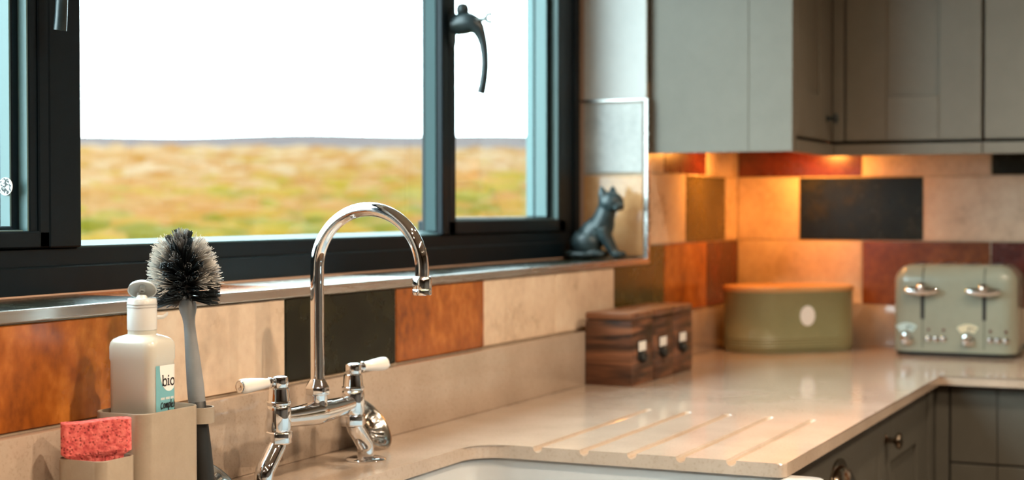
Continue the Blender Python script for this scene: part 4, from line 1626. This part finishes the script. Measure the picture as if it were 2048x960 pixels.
secs = [(stadr(-0.003), 0.0005), (stadr(-0.002), 0.004), (stadr(-0.0005), 0.006)]
for i in range(4):
    z = 0.014 + i * 0.006
    secs += [(stadr(-0.0005), z - 0.002), (stadr(0.0007), z), (stadr(-0.0005), z + 0.002)]
secs += [(stadr(-0.0005), 0.134), (stadr(0.0008), 0.1355), (stadr(0.0008), 0.1385), (stadr(-0.001), 0.1395)]
link('tin', loft(B(), secs), OLIVE_TIN, bin_, smooth=50)
link('lid', loft(B(), [(stadr(-0.006), 0.1392), (stadr(0.001), 0.1396), (stadr(0.0018), 0.141), (stadr(0.0018), 0.1495), (stadr(0.0002), 0.1515), (stadr(-0.003), 0.1522)]), BAMBOO, bin_, smooth=40)
lg = loft(B(), [([(0.0195 * math.cos(2 * PI * i / 32), 0.0235 * math.sin(2 * PI * i / 32)) for i in range(32)], 0.0), ([(0.0192 * math.cos(2 * PI * i / 32), 0.0232 * math.sin(2 * PI * i / 32)) for i in range(32)], 0.0012)])
xf(lg, Matrix.Translation((-BR - 0.0002, 0.0, 0.0845)) @ Matrix.Rotation(-PI / 2, 4, 'Y') @ Matrix.Rotation(PI / 2, 4, 'Z'))
q = link('badge', lg, mat('white_enamel', (0.9, 0.9, 0.88), 0.2, coat=0.5), bin_, smooth=40)
q['label'] = 'white oval badge'

# ------------------------------------------------------------------ toaster
TXF, TYL, TW, TD, THH = -0.205, -0.424, 0.268, 0.178, 0.2055
toa = empty('toaster', (TXF, TYL - TW / 2, 0.0), label='sage green four slot toaster with chrome levers and knobs on the worktop', cat='toaster')


# local frame: -x front, y left(+)..right(-)
def tsec(z):
    """rounded body outline per height: shoulders roll in towards the top, slight flare at the foot"""
    R = 0.040
    k = 0.0
    zt = z - (THH - R)
    if zt > 0:
        k = R - math.sqrt(max(0, R * R - zt * zt))
    if z < 0.03:
        k -= 0.0018 * (1 - z / 0.03)
    kk = min(k, 0.039)
    return rrect(0 + kk * 0.9, TD - kk * 0.9, -TW / 2 + kk, TW / 2 - kk, max(0.004, 0.034 - kk * 0.72), 8)


zs = [0.010, 0.012, 0.02, 0.03, 0.06, 0.10, 0.14] + [THH - 0.04 + 0.04 * math.sin(PI / 2 * i / 12) for i in range(13)]
link('body', loft(B(), [(tsec(z), z) for z in zs]), SAGE, toa, smooth=60)
link('base', loft(B(), [(inset(tsec(0.02), 0.006), 0.0004), (inset(tsec(0.02), 0.004), 0.0025), (inset(tsec(0.02), 0.004), 0.0105)]), BLACKP, toa, smooth=40)
for s in (1, -1):
    yl = s * TW / 4 - 0.0
    link('lever_slot', bx(-0.0010, 0.004, yl - 0.0042, yl + 0.0042, 0.083, 0.166, bev=0.0005), BLACKP, toa)
    link('seam', bx(-0.0006, 0.004, yl - 0.0007, yl + 0.0007, 0.014, 0.083), GASKET, toa)
    # seam running over the shoulder
    sm_ = B()
    pts = []
    for i in range(9):
        z = 0.168 + (THH - 0.006 - 0.168) * i / 8
        zt = z - (THH - 0.04)
        k = 0.04 - math.sqrt(max(0, 0.04 ** 2 - zt * zt)) if zt > 0 else 0
        pts.append((k * 0.9 - 0.0001, yl, z))
    tube(sm_, pts, 0.0011, 8)
    link('seam', sm_, GASKET, toa, smooth=50)
    # chrome lever
    lv = B()
    P = [(-0.0155, yl + 0.037 - 0.074 * i / 16, 0.1465 + 0.0016 * math.cos(2 * PI * i / 16)) for i in range(17)]
    Rr = [0.0040 + 0.0050 * math.sin(PI * min(1, max(0, i / 16))) ** 0.35 for i in range(17)]
    tube(lv, P, Rr, 16)
    lathe(lv, [(0, 0), (0.010, 0), (0.0115, 0.006), (0.010, 0.011), (0.005, 0.0135), (0, 0.014)], 20, axis_m((-0.0125, yl, 0.1515), (-0.55, 0, 0.83)))
    tube(lv, [(-0.016, yl, 0.1465), (0.001, yl, 0.1465)], 0.003, 10)
    link('lever', lv, CHROME, toa, smooth=50)['label'] = 'chrome lever'
    # browning dial window and knob: to the left of the seam
    yc = yl + 0.0345
    gw = B()
    n = 16
    a0, a1 = math.radians(128), math.radians(56)
    rows2 = [[], []]
    for i in range(n + 1):
        a = a0 + (a1 - a0) * i / n
        for jj, rr in enumerate((0.023, 0.0395)):
            # image-left is +y, so mirror the angle
            rows2[jj].append((yc - rr * math.cos(a) * 1.0, 0.0345 + rr * math.sin(a)))
    v1 = [[gw.verts.new((-0.0009, y, z)) for y, z in r_] for r_ in rows2]
    for i in range(n):
        gw.faces.new((v1[0][i], v1[0][i + 1], v1[1][i + 1], v1[1][i]))
    wd = link('dial_window', gw, mat('dial_blue', (0.50, 0.66, 0.66), 0.3) if s == 1 else mat('dial_cream', (0.68, 0.62, 0.44), 0.3), toa)
    wd['label'] = 'pale blue dial window' if s == 1 else 'cream dial window'
    dk = B()
    for i in range(7):
        aa = a0 + (a1 - a0) * (0.52 + 0.42 * i / 7)
        ab = a0 + (a1 - a0) * (0.52 + 0.42 * (i + 1) / 7)
        q4 = []
        for a, rr in ((aa, 0.0305), (ab, 0.0305), (ab, 0.0330), (aa, 0.0330)):
            q4.append(dk.verts.new((-0.0012, yc - rr * math.cos(a), 0.0345 + rr * math.sin(a))))
        dk.faces.new(q4)
    aa = a0 + (a1 - a0) * 0.56
    q4 = []
    for da, rr in ((-0.05, 0.0245), (0.05, 0.0245), (0.04, 0.033), (-0.04, 0.033)):
        q4.append(dk.verts.new((-0.0012, yc - rr * math.cos(aa + da), 0.0345 + rr * math.sin(aa + da))))
    dk.faces.new(q4)
    link('dial_scale', dk, GASKET, wd)
    link('browning_knob', lathe(B(), [(0, 0), (0.0135, 0), (0.0135, 0.002), (0.0112, 0.003), (0.0112, 0.012), (0.009, 0.0155), (0, 0.0165)], 28, axis_m((-0.0002, yc, 0.0375), (-1, 0, 0))), CHROME, toa, smooth=35)
    for i in range(3):
        yb = yl - 0.0135 - 0.0165 * i
        link('button', lathe(B(), [(0, 0), (0.0074, 0), (0.0074, 0.0018), (0.0058, 0.003), (0.0050, 0.0048), (0, 0.0058)], 20, axis_m((-0.0002, yb, 0.0395), (-1, 0, 0))), CHROME, toa, smooth=40)
        if i != 1:
            link('indicator', lathe(B(), [(0, 0), (0.0036, 0), (0.0032, 0.0016), (0, 0.002)], 16, axis_m((-0.0002, yb, 0.0595), (-1, 0, 0))), mat('indicator_red', (0.10, 0.015, 0.012), 0.3), toa, smooth=40)
for i in range(4):
    yb = TW / 2 - 0.052 - 0.0547 * i
    link('bread_slot', bx(0.034, TD - 0.034, yb - 0.0115, yb + 0.0115, THH - 0.002, THH + 0.0012, bev=0.0006), BLACKP, toa)
link('power_cord', tube(B(), [(TD - 0.01, -TW / 2 + 0.02, 0.02), (TD + 0.0, -TW / 2 - 0.004, 0.016), (TD - 0.006, -TW / 2 - 0.03, 0.006), (TD - 0.03, -TW / 2 - 0.08, 0.0045), (TD - 0.05, -TW / 2 - 0.15, 0.0045)], 0.0042, 10), BLACKP, toa, smooth=50)

# ------------------------------------------------------------------ cat figurine (one continuous body, facing local +x)
S = 0.00104


def blob(bm, c, r, M=None, rot=None):
    ret = bmesh.ops.create_icosphere(bm, subdivisions=3, radius=1.0)
    q = S * 1.14
    T = Matrix.Translation(Vector(c) * S) @ (rot if rot else Matrix()) @ Matrix.Diagonal((r[0] * q, r[1] * q, r[2] * q, 1))
    if M:
        T = M @ T
    bmesh.ops.transform(bm, matrix=T, verts=ret['verts'])


def limb(bm, pts, rad, M=None):
    tmp = B()
    tube(tmp, [Vector(p) * S for p in pts], [r * S * 1.16 for r in rad], 16)
    if M:
        xf(tmp, M)
    me = D.meshes.new('limb')
    tmp.to_mesh(me)
    tmp.free()
    bm.from_mesh(me)
    D.meshes.remove(me)


def rot_y(a):
    return Matrix.Rotation(math.radians(a), 4, 'Y')


ct = B()
blob(ct, (-24, 0, 27), (29, 27, 27))
blob(ct, (-8, 0, 46), (26, 22, 36), rot=rot_y(38))
blob(ct, (15, 0, 64), (17, 18, 30), rot=rot_y(12))
limb(ct, [(4, 0, 58), (14, 0, 80), (22, 0, 104)], [22, 18.5, 17])
HM = Matrix.Translation(Vector((24, 0, 0)) * S) @ Matrix.Rotation(math.radians(-30), 4, 'Z') @ Matrix.Translation(Vector((-24, 0, 0)) * S)
blob(ct, (29, 0, 111), (23, 22, 19.5), HM)
blob(ct, (45, 0, 105), (13, 12, 9.5), HM)
blob(ct, (54, 0, 105), (6.5, 6, 5), HM)
blob(ct, (48, -7, 101), (7, 6, 6), HM)
blob(ct, (48, 7, 101), (7, 6, 6), HM)
for e in (-1, 1):
    limb(ct, [(23, 12 * e, 118), (21, 15 * e, 128), (19, 17 * e, 137), (18, 18 * e, 144)], [10.5, 8.8, 5.2, 1.6], HM)
    limb(ct, [(12, 13 * e, 56), (20, 15 * e, 36), (31, 15 * e, 16), (38, 15 * e, 6)], [11, 9, 7, 6.5])
    blob(ct, (43, 15 * e, 6.5), (12, 7.5, 6.5))
    blob(ct, (-20, 17 * e, 25), (23, 13, 24), rot=rot_y(25))
    blob(ct, (-4, 23 * e, 7.5), (21, 8.5, 7.5))
limb(ct, [(-44, 2, 14), (-56, -6, 8), (-56, -22, 6), (-42, -36, 6), (-20, -39, 6), (-4, -38, 6)], [9, 7.5, 6.5, 6, 5.5, 4])
cme = D.meshes.new('cat_pieces')
ct.to_mesh(cme)
ct.free()
co = D.objects.new('cat_pieces', cme)
COL.objects.link(co)
rm = co.modifiers.new('remesh', 'REMESH')
rm.mode = 'VOXEL'
rm.voxel_size = 0.0014
smo = co.modifiers.new('smooth', 'SMOOTH')
smo.factor = 0.5
smo.iterations = 4
dg = bpy.context.evaluated_depsgraph_get()
cm = D.meshes.new_from_object(co.evaluated_get(dg))
D.objects.remove(co)
zmin = min(v.co.z for v in cm.vertices)
for v in cm.vertices:
    v.co.z = max(0.0, v.co.z - zmin - 0.0012)
catf = link_me('cat_figurine', cm, CATM, smooth=0)
catf.location = (-0.735, 0.083, SILL + 0.0003)
catf.rotation_euler = (0, 0, math.radians(-80))
tag(catf, 'small dark metal figurine of a sitting cat on the tiled windowsill', 'figurine')
